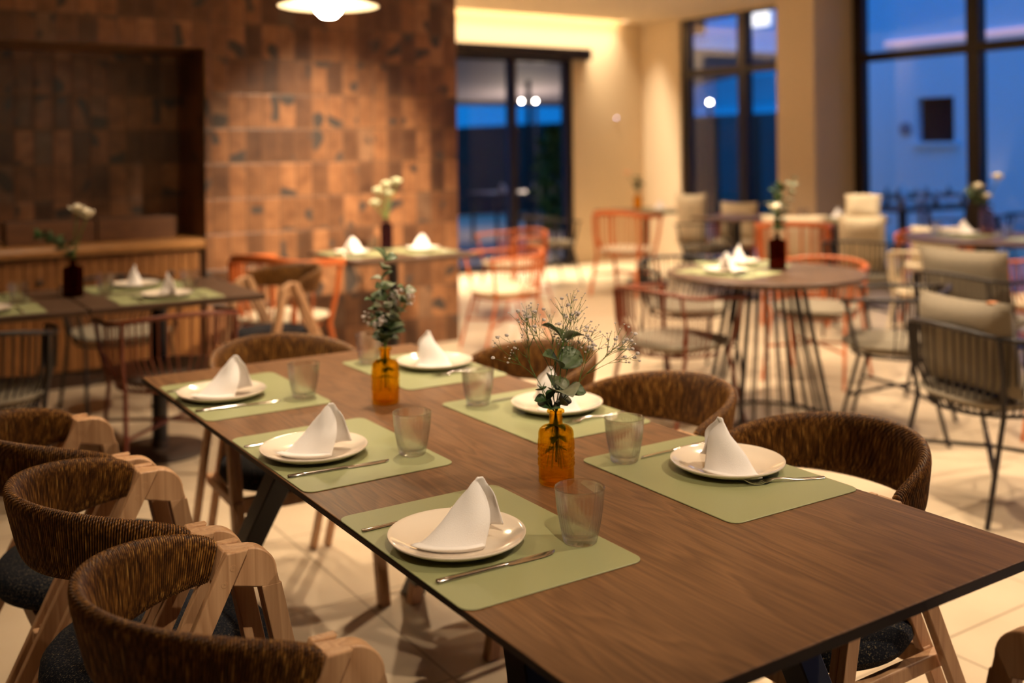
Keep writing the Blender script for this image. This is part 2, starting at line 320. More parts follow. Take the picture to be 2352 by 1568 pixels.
def struct(o): o['kind'] = 'structure'; return o

# ================================================================== the room
CEIL = 2.95
struct(MB().box(-6, 20, -8, 22, -.1, 0).build('floor', 'floor', smooth=False))
# ceiling with the light slot along the far wall
mb = MB(); mb.box(-6, 8.1, -8, 6.80, CEIL, CEIL+.25); mb.box(7.45, 8.1, 6.80, 7.2, CEIL, CEIL+.25); mb.box(-6, 2.5, 6.80, 7.2, CEIL, CEIL+.25); mb.box(2.5, 7.45, 6.80, 7.2, CEIL+.19, CEIL+.25)
struct(mb.build('ceiling', 'ceil', smooth=False))
area('cove_light', (4.95, 6.86, CEIL+.15), 4.9, .05, 115, (1.0, .80, .54), (math.radians(-18), 0, 0))
# tiled wall with niche
YT = 3.49
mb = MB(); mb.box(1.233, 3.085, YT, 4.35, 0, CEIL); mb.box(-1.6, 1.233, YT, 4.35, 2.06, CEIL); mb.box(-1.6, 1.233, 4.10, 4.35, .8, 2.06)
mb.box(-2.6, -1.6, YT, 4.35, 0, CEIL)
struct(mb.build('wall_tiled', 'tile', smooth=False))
# far wall, door opening x 4.95..6.72
YB = 6.957
mb = MB(); mb.box(6.72, 8.0, YB, YB+.22, 0, CEIL+.2); mb.box(4.95, 6.72, YB, YB+.22, 2.47, CEIL+.2); mb.box(-6, 4.95, YB, YB+.22, 0, CEIL+.2)
struct(mb.build('wall_far', 'white_paint', smooth=False))
XW = 7.815
mb = MB(); mb.box(XW, XW+.22, 6.27, YB+.22, 0, CEIL); mb.box(XW, XW+.22, 4.2, 6.27, 2.927, CEIL)
mb.box(7.265, XW+.22, 3.75, 4.23, 0, CEIL); mb.box(XW, XW+.22, -8, 3.75, 2.93, CEIL)
struct(mb.build('wall_windows', 'col_paint', smooth=False))
mb = MB(); mb.box(-6, -5.8, -8, 7, 0, CEIL); struct(mb.build('wall_left', 'darkpanel', smooth=False))
mb = MB(); mb.box(-6, 8, -8, -7.8, 0, CEIL); struct(mb.build('wall_behind', 'darkpanel', smooth=False))
def window(name, plane, a0, a1, z1, mull, trans, axis):
    w = bpy.data.objects.new(name, None); COL.objects.link(w); struct(w)
    def bx(m, p0, p1, q0, q1, z0, zz): (m.box(p0, p1, q0, q1, z0, zz) if axis == 'x' else m.box(q0, q1, p0, p1, z0, zz))
    m = MB(); t = .05
    bx(m, plane+.03, plane+.12, a0, a0+.09, 0, z1); bx(m, plane+.03, plane+.12, a1-.12, a1, 0, z1); bx(m, plane+.03, plane+.12, a0, a1, 0, .09); bx(m, plane+.03, plane+.12, a0, a1, z1-.03, z1)
    for q in mull: bx(m, plane+.02, plane+.13, q-.065, q+.065, 0, z1)
    for z in trans: bx(m, plane+.025, plane+.125, a0, a1, z-.042, z+.042)
    m.build(name+'_frame', 'frame', w, smooth=False)
    m = MB(); bx(m, plane+.07, plane+.078, a0+.02, a1-.02, .02, z1-.02); m.build(name+'_pane', 'pane', w, smooth=False)
    return w
window('window_1', XW, 4.23, 6.27, 2.927, [5.27], [2.27], 'x')
window('window_2', XW, -4.5, 3.75, 2.93, [2.435, 1.1, -.25, -1.6, -3], [2.265], 'x')
dr = bpy.data.objects.new('door_1', None); COL.objects.link(dr); struct(dr)
m = MB(); m.box(4.95, 5.03, YB+.04, YB+.12, 0, 2.47); m.box(6.62, 6.72, YB+.02, YB+.12, 0, 2.47); m.box(4.95, 6.72, YB+.04, YB+.12, 2.42, 2.47); m.box(5.83, 5.92, YB+.03, YB+.13, 0, 2.47); m.box(4.95, 6.72, YB+.0, YB+.14, 0, .06)
m.build('door_frame', 'frame', dr, smooth=False)
m = MB(); m.box(5.0, 6.68, YB+.075, YB+.083, .03, 2.45); m.build('door_pane', 'pane', dr, smooth=False)
tr = MB().box(5.0, 6.93, YB-.10, YB, 2.46, 2.595).build('trim_1', 'frame', smooth=False, bevel=.004); struct(tr)
# ================================================================== niche furniture
cb = thing('sideboard', (0, 0, 0), 0, 'built-in oak sideboard with vertical grooved front filling the tiled niche', 'sideboard')
m = MB()
x = -1.58
while x < 1.19:
    m.box(x, x+.056, YT+.03, YT+.05, .1, .775); x += .0605
m.build('slatted_front', 'cab_wood', cb, smooth=False, bevel=.004, seg=1)
MB().box(-1.59, 1.225, YT+.05, 4.09, .02, .79).build('body', 'darkwood', cb, smooth=False)
m = MB(); m.prism([(YT+.0, .79), (YT+.0, .825), (YT+.015, .843), (YT+.05, .85), (4.095, .85), (4.095, .79)], -1.59, 1.228, lambda a, b, y: (y, a, b)); m.build('worktop', 'counter_wood', cb, smooth=False, bevel=.004)
MB().box(-1.59, 1.20, YT+.04, 4.05, .0, .1).build('plinth', 'darkwood', cb, smooth=False)
for kx in (.26, .72, 1.02):
    k = MB().lathe([(.001, 0), (.016, 0), (.019, .008), (.012, .014), (.001, .016)], 14); o = k.build('knob', 'blackhole', cb); o.rotation_euler = (PI/2, 0, 0); o.location = (kx, YT+.032, .64)
for i, (xa, xb, lab) in enumerate(((.10, .60, 'long low oak crate on the sideboard, beside the brown bottle vase'), (.615, 1.09, 'long low oak crate on the sideboard, next to the niche corner'))):
    c = thing('wooden_crate', ((xa+xb)/2, 3.76, .851), 0, lab, 'crate', 'oak crates on the sideboard'); w = (xb-xa)/2
    MB().box(-w, w, -.10, -.085, 0, .14).build('front_board', 'crate_wood', c, smooth=False, bevel=.003)
    m = MB(); m.box(-w, w, .085, .10, 0, .14); m.box(-w, -w+.015, -.085, .085, 0, .14); m.box(w-.015, w, -.085, .085, 0, .14); m.box(-w+.015, w-.015, -.085, .085, 0, .012)
    m.build('crate_body', 'darkwood', c, smooth=False)
# ================================================================== main table
TW, TL = .874, 2.177
mt = thing('dining_table', (0, 0, 0), 0, 'long dark walnut dining table laid with six sage green placemats', 'dining table')
m = MB(); m.box(.0, TW, -TL, 0, .7475, .75); m.build('tabletop_surface', 'tabletop', mt, smooth=False, bevel=.0012)
m = MB(); m.prism([(.0, .7475), (TW, .7475), (TW, .738), (TW-.012, .733), (.012, .733), (.0, .738)], -TL, 0); m.build('tabletop_edge', 'edge', mt, smooth=False)
def tleg(x0, y0, x1, y1, w=.035, d=.055):
    m = MB(); a = Vector((x0, y0, .733)); b = Vector((x1, y1, 0.0)); r = []
    for p in (a, b): r.append([(p.x-w, p.y-d, p.z), (p.x+w, p.y-d, p.z), (p.x+w, p.y+d, p.z), (p.x-w, p.y+d, p.z)])
    m.loops([r[1], r[0]]); return m.build('leg', 'black_metal', mt, smooth=False, bevel=.003)
tleg(.16, -.80, .10, -.18, .028, .032); tleg(TW-.16, -.80, TW-.10, -.18, .028, .032)
tleg(.22, -1.62, .12, -1.98, .028, .032); tleg(TW-.20, -1.70, TW-.10, -2.02, .028, .032)
m = MB(); m.box(.14, TW-.14, -.83, -.77, .71, .7325); m.box(.14, TW-.14, -1.70, -1.62, .71, .7325); m.box(.40, .47, -1.62, -.83, .71, .7325); m.build('underframe', 'black_metal', mt, smooth=False)

# ---- rope chair
def bezarc(n, f): return [f(i/(n-1)) for i in range(n)]
def make_rope_chair():
    t = thing('rope_armchair')
    # band: sweep of a leaning slab, with one ridge per cord turn
    NS = 176; SUB = 4; NK = 24; A, B = .270, .236
    path = []
    for i in range(NS*SUB+1):
        th = -PI/2+PI*i/(NS*SUB); path.append(th)
    # equal arc length
    fine = [-PI/2+PI*i/2000 for i in range(2001)]; L = [0]
    for i in range(1, 2001):
        a, b = fine[i-1], fine[i]; L.append(L[-1]+math.hypot(A*(math.cos(b)-math.cos(a)), B*(math.sin(b)-math.sin(a))))
    rings = []; ua = []
    j = 0
    for i in range(NS*SUB+1):
        s = L[-1]*i/(NS*SUB)
        while j < 1999 and L[j+1] < s: j += 1
        th = fine[j]+(fine[j+1]-fine[j])*((s-L[j])/max(1e-9, L[j+1]-L[j]))
        c = max(0, math.cos(th)); px, py = -A*math.cos(th), B*math.sin(th)
        nx, ny = -math.cos(th)/A, math.sin(th)/B; q = math.hypot(nx, ny); nx /= q; ny /= q
        top = .716+.066*math.sqrt(c); bot = .655-.012*c; lean = .030*c; back = .016*(1-c)
        h = (top-bot)/2; tk = .0115
        u = i/SUB; rid = abs(math.sin(PI*u)); am = .0022*(rid-.5)
        ring = []
        for k in range(NK):
            a = 2*PI*k/NK; ca, sa = math.cos(a), math.sin(a)
            # superellipse slab: width tk, half height h
            ex = 2/3.2; lx = tk*math.copysign(abs(ca)**.9, ca); lz = h*math.copysign(abs(sa)**ex, sa)
            if lz > 0: lx *= 1.0+.35*(lz/h)**2
            lx += am*ca*1.5; lz += am*(1 if sa > 0 else -1)*(abs(sa)**3)
            z = (top+bot)/2+lz; f = (lz/h+1)/2  # 0 bottom .. 1 top
            off = -lean*(1-f)*1.0
            ring.append((px+nx*(lx+off)-back*(1-f), py+ny*(lx+off), z))
        rings.append(ring); ua.append(u)
    m = MB(); m.loops(rings, True, True)
    nr = len(rings)
    def fn(pi, vi):
        r, k = divmod(vi, NK); pr = pi//NK; pk = pi % NK
        if pr >= nr-1: return (ua[min(r, nr-1)], 0)
        v = k/NK
        if pk == NK-1 and k == 0: v = 1.0
        uu = ua[r]
        # keep the strand id constant within a segment
        return (min(max(uu, ua[pr]+1e-4), ua[pr+1]-1e-4), v)
    m.uv = {'fn': fn}
    m.build('rope_backrest', 'rope', t)
    for sy in (1, -1):
        y = .215*sy; nm = 1
        # arm elbow block
        arc = [(.0, .716), (.042, .712)]+[(.042+.055*math.sin(a), .660+.052*math.cos(a)) for a in [PI/2*i/8 for i in range(1, 9)]]
        poly = arc+[(.104, .630), (.058, .640), (.0, .655), (-.014, .658)]
        m = MB(); m.prism(poly, y-.017, y+.017); m.build('arm', 'beech', t, bevel=.003, angle=30)
        m = MB()
        for off in (-.0088, .0088):
            m.loops([[(xx, y+off-.0085, z) for xx in (0,)] and [(xa, y+off-.0085, z), (xb, y+off-.0085, z), (xb, y+off+.0085, z), (xa, y+off+.0085, z)] for (xa, xb, z) in ((.205, .240, 0), (.068, .1045, .640))])
        m.build('front_leg', 'beech', t, smooth=False, bevel=.002)
        m = MB()
        for off in (-.0265, .0265):
            m.loops([[(xa, y+off-.009, z), (xb, y+off-.009, z), (xb, y+off+.009, z), (xa, y+off+.009, z)] for (xa, xb, z) in ((-.352, -.315, 0), (.002, .040, .7165))])
        m.build('rear_leg', 'beech', t, smooth=False, bevel=.0025)
        m = MB()
        for (dx, dz) in ((.012, .69), (-.003, .665)):
            o0 = len(m.v); m.lathe([(.001, .0004), (.0055, .0004), (.0062, -.001)], 14)
            for i in range(o0, len(m.v)):
                a, b, c = m.v[i]; m.v[i] = (dx+a, y-sy*(.0355)-sy*c, dz+b)
        m.build('dowel', 'beech', t)
        m = MB(); m.box(-.17, .17, y-.012-.004*sy, y+.012-.004*sy, .345, .375); m.build('side_rail', 'beech', t, smooth=False, bevel=.003)
    m = MB(); m.box(-.155, -.13, -.20, .20, .335, .380); m.box(.13, .155, -.20, .20, .335, .380); m.box(-.13, .13, -.03, .03, .345, .380)
    m.build('seat_support', 'beech', t, smooth=False, bevel=.003)
    R = .222; prof = [(.002, .381), (R*.80, .381), (R*.95, .390), (R, .408), (R*.985, .430), (R*.92, .447), (R*.75, .455), (R*.4, .459), (.002, .460)]
    m = MB(); m.lathe(prof, 56); m.build('seat_cushion', 'navy', t)
    return t
RCG = 'rope-back beech armchairs'
for (x, y, rz, lab) in [
 (-.187, -1.535, 0, 'rope-back armchair on the aisle side, nearest the bare table end, cord band close up'),
 (-.204, -.99, -.02, 'rope-back armchair in the middle of the aisle side, pulled out, beech posts showing dowels'),
 (-.224, -.449, .02, 'rope-back armchair on the aisle side next to the head of the long table'),
 (.968, -1.59, PI, 'rope-back armchair on the window side behind the plate beside the open table end'),
 (.968, -1.035, PI, 'rope-back armchair in the middle of the window side of the long table'),
 (.975, -.45, PI+.03, 'rope-back armchair behind the white blossom sprays, window side of the long table'),
 (.46, .03, -PI/2-.04, 'rope-back armchair at the far head of the long table, back to the room'),
 (.46, -2.315, PI/2, 'rope-back armchair at the bare near end, only its beech arm and leg in view'),
 (1.21, 2.25, PI+.25, 'rope-back armchair at the end of the square tables, in front of the orange chair')]:
    place('rope', make_rope_chair, (x, y, 0), rz, lab, 'armchair', RCG)

# ---- place settings
def rrect(w, h, r, n=6):
    P = []
    for (cx, cy, a0) in ((w/2-r, h/2-r, 0), (-w/2+r, h/2-r, PI/2), (-w/2+r, -h/2+r, PI), (w/2-r, -h/2+r, 3*PI/2)):
        for i in range(n+1): a = a0+PI/2*i/n; P.append((cx+r*math.cos(a), cy+r*math.sin(a)))
    return P
def make_mat():
    m = MB(); m.prism(rrect(.327, .45, .022), 0, .0022, lambda a, b, y: (a, b, y)); return m.build('placemat', 'mat', bevel=.0006, seg=1)
def make_plate():
    prof = [(.001, .0045), (.060, .0045), (.078, .007), (.095, .0125), (.107, .0185), (.1115, .0205), (.1135, .0205), (.114, .0190), (.112, .0165), (.098, .0085), (.080, .0030), (.064, .0005), (.058, .0), (.056, .0015), (.001, .0015)]
    return MB().lathe(prof, 72).build('plate', 'porcelain', angle=60)
def napkin_mesh(seed, peak=(.01, .0), ht=.092, mirror=1):
    rnd = random.Random(seed)
    K = 1.2
    ctrl = [(.016, -.034), (-.012, -.044), (-.048, -.040), (-.072, -.024), (-.070, -.008), (-.040, .012), (-.006, .026), (.024, .030), (.044, .014)]
    def cr(t):
        x = t*(len(ctrl)-1); i = min(int(x), len(ctrl)-2); f = x-i
        P = [ctrl[max(0, i-1)], ctrl[i], ctrl[i+1], ctrl[min(len(ctrl)-1, i+2)]]
        return [K*.5*((2*P[1][k])+(-P[0][k]+P[2][k])*f+(2*P[0][k]-5*P[1][k]+4*P[2][k]-P[3][k])*f*f+(-P[0][k]+3*P[1][k]-3*P[2][k]+P[3][k])*f**3) for k in (0, 1)]
    NU, NV = 44, 22; m = MB()
    for layer in range(1):
        rings = []
        for j in range(NV):
            v = j/(NV-1); row = []
            if layer > 0 and v > .16*layer+.1: continue
            for i in range(NU):
                u = i/(NU-1); bx, by = cr(u)
                a = PI*1.35*(u-.5)-PI/2*1.0
                tx, ty = peak[0]-.010*math.cos(PI*u)*.7, peak[1]-.006*math.sin(PI*u)
                w = v**.80; e = 1-.20*math.sin(PI*v)
                x = bx*(1-w)+tx*w; y = by*(1-w)+ty*w
                z = ht*(1-(1-v)**1.12)
                # the sheet droops lower at its two free edges
                z *= 1-.10*(abs(2*u-1)**3)*v
                n = .0046*math.sin(7*u+4*v+seed)*math.sin(PI*v)+.0026*math.sin(17*u-6*v+seed*2)*(v)*(1-v)*4
                g = layer*.0022*(1 if u < .6 else .6)
                dx, dy = bx, by+.004; q = math.hypot(dx, dy)+1e-6
                x += dx/q*(n+g); y += dy/q*(n+g)
                e0 = max(0, 1-u/.30); e1 = max(0, (u-.70)/.30); sb = math.sin(PI*v**1.25)
                x += .017*e0*sb+.010*e1*sb; y -= .006*e0*sb; z += .016*e1*(1-v)**2+.0015
                row.append((x*mirror, y, .0015+z+(layer*-.0008 if v == 0 else 0)))
            rings.append(row)
        m.loops(rings, False, False)
    # folded hem lying on the plate
    for k in range(4):
        rings = []
        for j in range(4):
            row = []
            for i in range(14):
                bx, by = cr(.02+.36*i/13); g = 1.0+.05*k-.16*j/3; row.append((bx*g*mirror, by*g, .0018+.0022*k+.0006*j))
            rings.append(row)
        m.loops(rings, False, False)
    return m
NAPS = {}
def napkin(kind, loc, rz, lab, grp):
    if kind not in NAPS:
        o = napkin_mesh(*{'a': (1, (.014, -.002), .103), 'b': (4, (.0, .0), .101, -1), 'c': (9, (.0, .0), .098, -1)}[kind]).build('napkin', 'linen', solid=.0022, angle=80); NAPS[kind] = o
    else: o = NAPS[kind].copy(); COL.objects.link(o)
    o.location = loc; o.rotation_euler = (0, 0, rz); tag(o, lab, 'napkin', grp); return o
def make_knife():   # handle end at x=0, tip at +x
    t = thing('table_knife'); rings = []
    for (x, w, h) in ((0, .0035, .0018), (.002, .0052, .0027), (.04, .0050, .0027), (.09, .0042, .0025), (.118, .0040, .0025), (.124, .0036, .0020)):
        rings.append([(x, -w, 0.001), (x, -w*.6, 0), (x, w*.6, 0), (x, w, .001), (x, w, h*1.4), (x, w*.6, h*2), (x, -w*.6, h*2), (x, -w, h*1.4)])
    MB().loops(rings).build('handle', 'steel', t, angle=50)
    rings = []
    for (x, a, b) in ((.1235, -.0038, .0038), (.130, -.0065, .0042), (.165, -.0075, .0050), (.190, -.0070, .0055), (.205, -.0040, .0058), (.214, .003, .0060), (.216, .0052, .0060)):
        rings.append([(x, a, .0016), (x, (a+b)/2, .0012), (x, b, .0012), (x, b, .0036), (x, (a+b)/2, .0036), (x, a, .0018)])
    MB().loops(rings).build('blade', 'steel', t, angle=50)
    return t
def make_fork():    # handle end at x=0, tines at +x
    t = thing('table_fork'); rings = []
    def zc(x): return .0016+.007*max(0, 1-abs(x-.115)/.055)**1.3 if x < .17 else .0016
    for (x, w, h) in ((0, .0035, .0018), (.003, .0062, .0016), (.03, .0052, .0016), (.07, .0038, .0018), (.10, .0032, .0022), (.125, .0034, .0020), (.135, .006, .0016), (.143, .0105, .0012), (.150, .0120, .0010)):
        z = zc(x); rings.append([(x, -w, z), (x, -w*.5, z-h*.4), (x, w*.5, z-h*.4), (x, w, z), (x, w*.6, z+h), (x, -w*.6, z+h)])
    MB().loops(rings).build('handle', 'steel', t, angle=60)
    m = MB()
    for k in range(4):
        yc = -.0098+.00655*k; rings = []
        for (x, w, z) in ((.1495, .0020, .0048), (.16, .0016, .0020), (.175, .0014, .0022), (.188, .0012, .0062), (.197, .0006, .0100)):
            rings.append([(x, yc-w, z), (x, yc+w, z), (x, yc+w, z+.0014), (x, yc-w, z+.0014)])
        m.loops(rings)
    m.build('tines', 'steel', t, smooth=False)
    return t
def make_glass():
    def fl(a, z, r): 
        k = min(1, max(0, (z-.010)/.012))*min(1, max(0, (.080-z)/.012)); return -.0010*k*(1-abs(math.sin(18*a)))*1.0
    m = MB()
    out = [(.020, 0), (.0265, .0005), (.0285, .003), (.030, .010), (.0325, .022), (.0355, .038), (.0378, .052), (.0393, .064), (.0403, .076), (.0410, .084), (.0412, .0870), (.0418, .0885), (.0414, .0900)]
    inn = [(.0392, .0900), (.0388, .0885), (.0392, .084), (.0380, .064), (.0350, .040), (.0315, .022), (.0275, .0135), (.018, .0115), (.001, .0115)]
    m.lathe([(.001, 0.0015), (.017, .0015)]+out, 144, fn=lambda a, z, r: fl(a, z, r) if r > .0284 else 0)
    n0 = len(m.v); m.lathe([(.0414, .0900), (.0403, .0908)]+inn, 144)
    return m.build('drinking_glass', 'glass', angle=60)
SIDE = {0: 'aisle side', 1: 'window side'}
POSN = ['head-chair end', 'middle place', 'bare end']
ZT_ = .75
settings = [  # side, pos, mat x, mat y, rot
 (0, 0, .168, -.385, .0), (0, 1, .166, -1.014, .004), (0, 2, .161, -1.620, -.003), (1, 2, .713, -1.593, -.014), (1, 1, .710, -1.006, .005), (1, 0, .712, -.380, 0)]
glasses = {(0, 0): (.287, -.518), (0, 1): (.285, -1.133), (0, 2): (.284, -1.727), (1, 2): (.621, -1.43), (1, 1): (.618, -.853), (1, 0): (.615, -.222)}
DESC = {(0, 0): 'aisle side by the head chair', (0, 1): 'middle of the aisle side', (0, 2): 'aisle side towards the bare table end',
        (1, 0): 'window side by the head chair', (1, 1): 'window side behind the near amber vase', (1, 2): 'window side towards the bare table end'}
for (sd, ps, mx_, my_, rz) in settings:
    d = DESC[(sd, ps)]
    o = place('mat', make_mat, (mx_, my_, ZT_+.0002), rz, 'sage green placemat on the long table, '+d, 'placemat', 'placemats on the long table')
    px, py = (.112, my_) if sd == 0 else (.757, my_+.005)
    zz = ZT_+.0026
    place('plate', make_plate, (px, py, zz), 0, 'cream plate holding a folded napkin, '+d, 'plate', 'plates on the long table')
    if sd == 0: napkin('a', (px+.022, py-.012, zz+.0045), -.58 if ps != 2 else -.50, 'white napkin folded upright on a plate, '+d, 'napkins on the long table')
    else: napkin('b', (px-.022, py-.004, zz+.0045), -1.20 if ps == 2 else -.95, 'white napkin folded to a peak on a plate, '+d, 'napkins on the long table')
    if sd == 0:
        place('knife', make_knife, (.008, my_-.118, zz), -.03 if ps == 2 else -.09, 'steel table knife beside a plate, '+d, 'knife', 'knives on the long table')
        place('fork', make_fork, (.006, my_+.138, zz), -.02, 'steel fork with its handle showing past a plate, '+d, 'fork', 'forks on the long table')
    else:
        place('knife', make_knife, (.872, my_+.158, zz), PI, 'steel table knife half hidden by a plate, '+d, 'knife', 'knives on the long table')
        fk = place('fork', make_fork, (.868, my_-(.145 if ps == 2 else .118), zz), PI-.36 if ps == 2 else PI+.04, 'steel fork lying beside a plate, '+d, 'fork', 'forks on the long table')
        fk.scale = (.86, .95, 1.0) if ps == 2 else (1, 1, 1)
    gx, gy = glasses[(sd, ps)]
    place('glass', make_glass, (gx, gy, zz), 0, 'clear fluted tumbler at the corner of a placemat, '+d, 'glass', 'tumblers on the long table')

# ---- bottle vases
def bottle_mesh(h=.142, r=.0345, emboss=True, k=96):
    def em(a, z, rr):
        if rr < r*.9 or not emboss: return 0
        e = 0
        for z0, w in ((.036, .0012), (.046, .0012), (.068, .0012), (.0785, .001)): e += .0016*math.exp(-((z-z0)/w)**2)
        if .0475 < z < .067: e += .0019*(.5+.5*math.cos(12*a))*(.5+.5*math.cos((z-.057)*2*PI/.010))
        if .0375 < z < .0455: e += .0018*max(0, math.cos(16*a+(z-.0415)*900*(1 if math.sin(16*a) > 0 else -1)))
        if .070 < z < .077: e += .0016*max(0, math.cos(40*a))
        if .080 < z < .088: e += .0016*max(0, math.cos(20*a))*(1-(z-.080)/.008)
        return e
    zs = [.004+.0013*i for i in range(0, 70)]
    prof = [(.001, .003), (r*.7, .002), (r*.85, .0), (r*.96, .002)]+[(r, z) for z in zs if z < h-.047]+[(r, h-.046), (r*.985, h-.042), (r*.92, h-.037), (r*.78, h-.033), (r*.5, h-.0305), (.0140, h-.028), (.0128, h-.024), (.0128, h-.008), (.0135, h-.006), (.0168, h-.005), (.0172, h-.002), (.0160, h), (.0125, h), (.0112, h-.004), (.0110, h-.026), (.0122, h-.031), (r*.76, h-.036), (r*.89, h-.041), (r-.003, h-.046), (r-.0035, .03), (r-.004, .010), (r*.7, .007), (.001, .008)]
    return MB().lathe(prof, k, fn=em)
def frame_of(d):
    d = d.normalized(); a = d.cross(Vector((0, 0, 1))) if abs(d.z) < .95 else d.cross(Vector((1, 0, 0))); a.normalize(); return a, d.cross(a)
def leaf(m, p, d, nrm, L, W):
    d = Vector(d).normalized(); s = d.cross(Vector(nrm)).normalized(); n = s.cross(d); rows = []
    for i in range(7):
        t = i/6; w = W*math.sin(PI*min(1, t*.94+.05))**.8; c = Vector(p)+d*L*t+n*(.12*L*math.sin(PI*t)-.05*L*t)
        rows.append([c-s*w+n*w*.35, c-s*w*.5+n*w*.1, c, c+s*w*.5+n*w*.1, c+s*w+n*w*.35])
    m.loops(rows, False, False)
def gypso(loc, dirv, H, spread, seed, nb, lab, leafy=0, bs=1.0, dist=1.0):
    rnd = random.Random(seed); t = thing('babys_breath_sprig', loc, 0, lab, 'flowers', 'white blossom sprays'); st = MB(); bl = MB()
    def grow(p, d, L, r, lev):
        a, b = frame_of(d); pts = [p]; q = p.copy(); dd = d.copy()
        for i in range(4):
            dd = (dd+a*rnd.uniform(-.12, .12)+b*rnd.uniform(-.12, .12)+Vector((0, 0, .04))).normalized(); q = q+dd*L/4; pts.append(q.copy())
        st.tube(pts, [r*(1-.12*i) for i in range(5)], 5)
        if lev == 0:
            s = rnd.choice((.0012, .0014, .0018, .0022, .0028, .0042))*bs; bl.ball(q, s, 8 if s > .003 else 6, .8, .22); return
        nchild = rnd.choice(nb[lev-1])
        for i in range(nchild):
            ang = 2*PI*(i+rnd.random()*.6)/nchild; sp = spread*rnd.uniform(.6, 1.15)
            nd = (dd+a*math.cos(ang)*sp+b*math.sin(ang)*sp).normalized()
            base = pts[rnd.choice((3, 4))] if lev > 1 else pts[rnd.choice((2, 3, 4))]
            grow(base, nd, L*rnd.uniform(.45, .75), r*.72, lev-1)
    base = Vector((0, 0, 0)); d = Vector(dirv).normalized()
    st.tube([Vector((-d.x*.03, -d.y*.03, -.11)), Vector((0, 0, 0))], .0011, 6)
    grow(base, d, H*.45, .0011, 3)
    st.build('stem', 'stem', t); o = bl.build('blossoms', 'blossom', t); o['kind'] = 'stuff'
    return t
def euca(loc, pts, leaves, seed, lab, mats=('leaf', 'leaf2'), size=.03, name='eucalyptus_stem', below=.1):
    rnd = random.Random(seed); t = thing(name, loc, 0, lab, 'foliage', 'leafy stems in bottle vases'); P = [Vector(p) for p in pts]
    full = [Vector((0, 0, -below)), ]+P
    MB().tube(full, [.0016]+[.0015*(1-.5*i/len(P)) for i in range(len(P))], 6).build('stem', 'stem', t)
    ms = [MB(), MB()]
    tot = sum((P[i+1]-P[i]).length for i in range(len(P)-1))
    for k in range(leaves):
        s = tot*(k+.7)/leaves; i = 0
        while i < len(P)-2 and s > (P[i+1]-P[i]).length: s -= (P[i+1]-P[i]).length; i += 1
        d = (P[i+1]-P[i]).normalized(); p = P[i]+d*s; a, b = frame_of(d); ang = k*1.7+rnd.uniform(-.5, .5)
        for sgn in (1, -1):
            o = (a*math.cos(ang)+b*math.sin(ang))*sgn; ld = (o+d*rnd.uniform(.2, .7)).normalized(); L = size*rnd.uniform(.75, 1.2)*(1-.25*k/leaves)
            leaf(ms[rnd.random() < .42], p, ld, (d+o*.2+Vector((rnd.uniform(-.4, .4), rnd.uniform(-.7, 0), 0))), L, L*.46)
    for q, mm in zip(ms, mats):
        if q.v: q.build('leaves', mm, t, solid=.0004, angle=80)['kind'] = 'stuff'
    if below > .05: # submerged leaves
        q = MB()
        for k in range(3): leaf(q, (0, 0, -.03-.022*k), (math.cos(k*2.1+seed)*.8, math.sin(k*2.1+seed)*.8, -.2), (0, 0, 1), .024, .009)
        q.build('leaves', 'leafdk', t, solid=.0004, angle=80)['kind'] = 'stuff'
    return t
def vase(loc, mat, lab, r=.0345, h=.142, k=96, emboss=True):
    o = bottle_mesh(h, r, emboss, k).build('bottle_vase', mat, angle=60); o.location = loc; tag(o, lab, 'vase', 'bottle vases'); return o
V1 = Vector((.430, -1.456, ZT_+.0002)); V2 = Vector((.440, -.690, ZT_+.0002))
vase(V1, 'amber', 'amber glass bottle vase with embossed bands, nearest the bare table end')
vase(V2, 'amber', 'amber glass bottle vase with tall eucalyptus, nearer the head chair', r=.0345)
RX = Vector((.8373, -.5467, 0))   # across the view of someone facing the room; used only to arrange the bouquet
def cam_dir(r, f, z): return RX*r+Vector((.5467, .8373, 0))*f+Vector((0, 0, z))
T1 = V1+Vector((0, 0, .140))
nb = [(3, 4, 5), (3, 4), (4, 5)]
for i, (a, H, sp) in enumerate((((-.62, .0, 1.0), .215, .55), ((-.15, -.1, 1), .235, .55), ((.30, .15, 1), .225, .55), ((.75, -.05, .95), .205, .60), ((-.3, .3, .9), .19, .5))):
    gypso(T1, cam_dir(*a), H, sp, 11+i, nb, ['fine white blossom spray leaning to the aisle from the near amber vase', 'upright white blossom spray in the near amber vase', 'white blossom spray behind the big leaf in the near amber vase', 'white blossom spray leaning to the windows from the near amber vase', 'short white blossom spray at the back of the near amber vase'][i])
euca(T1, [(0, 0, 0), cam_dir(.008, .0, .05), cam_dir(.012, 0, .10), cam_dir(.02, .01, .145)], 3, 3, 'broad-leaved eucalyptus stem rising through the blossom in the near amber vase', size=.062)
euca(T1, [(0, 0, -.005), cam_dir(-.012, -.008, .012), cam_dir(-.024, -.01, .035), cam_dir(-.028, -.008, .048)], 3, 5, 'short eucalyptus sprig drooping over the lip of the near amber vase', size=.030, mats=('leafdk', 'leaf'))
euca(T1, [(0, 0, -.005), cam_dir(.008, 0, .012), cam_dir(.020, 0, .03), cam_dir(.026, .0, .045)], 2, 8, 'pale eucalyptus sprig facing the windows above the near amber vase lip', size=.038, mats=('leaf2', 'leaf'))
T2 = V2+Vector((0, 0, .140))
euca(T2, [(0, 0, 0), cam_dir(.0, 0, .06), cam_dir(.006, 0, .12), cam_dir(-.006, 0, .18), cam_dir(.004, 0, .235)], 9, 21, 'tall eucalyptus stem standing upright in the far amber vase', size=.050)
euca(T2, [(0, 0, 0), cam_dir(.012, 0, .05), cam_dir(.035, 0, .10), cam_dir(.055, 0, .15)], 6, 22, 'eucalyptus stem leaning to the windows from the far amber vase', size=.042)
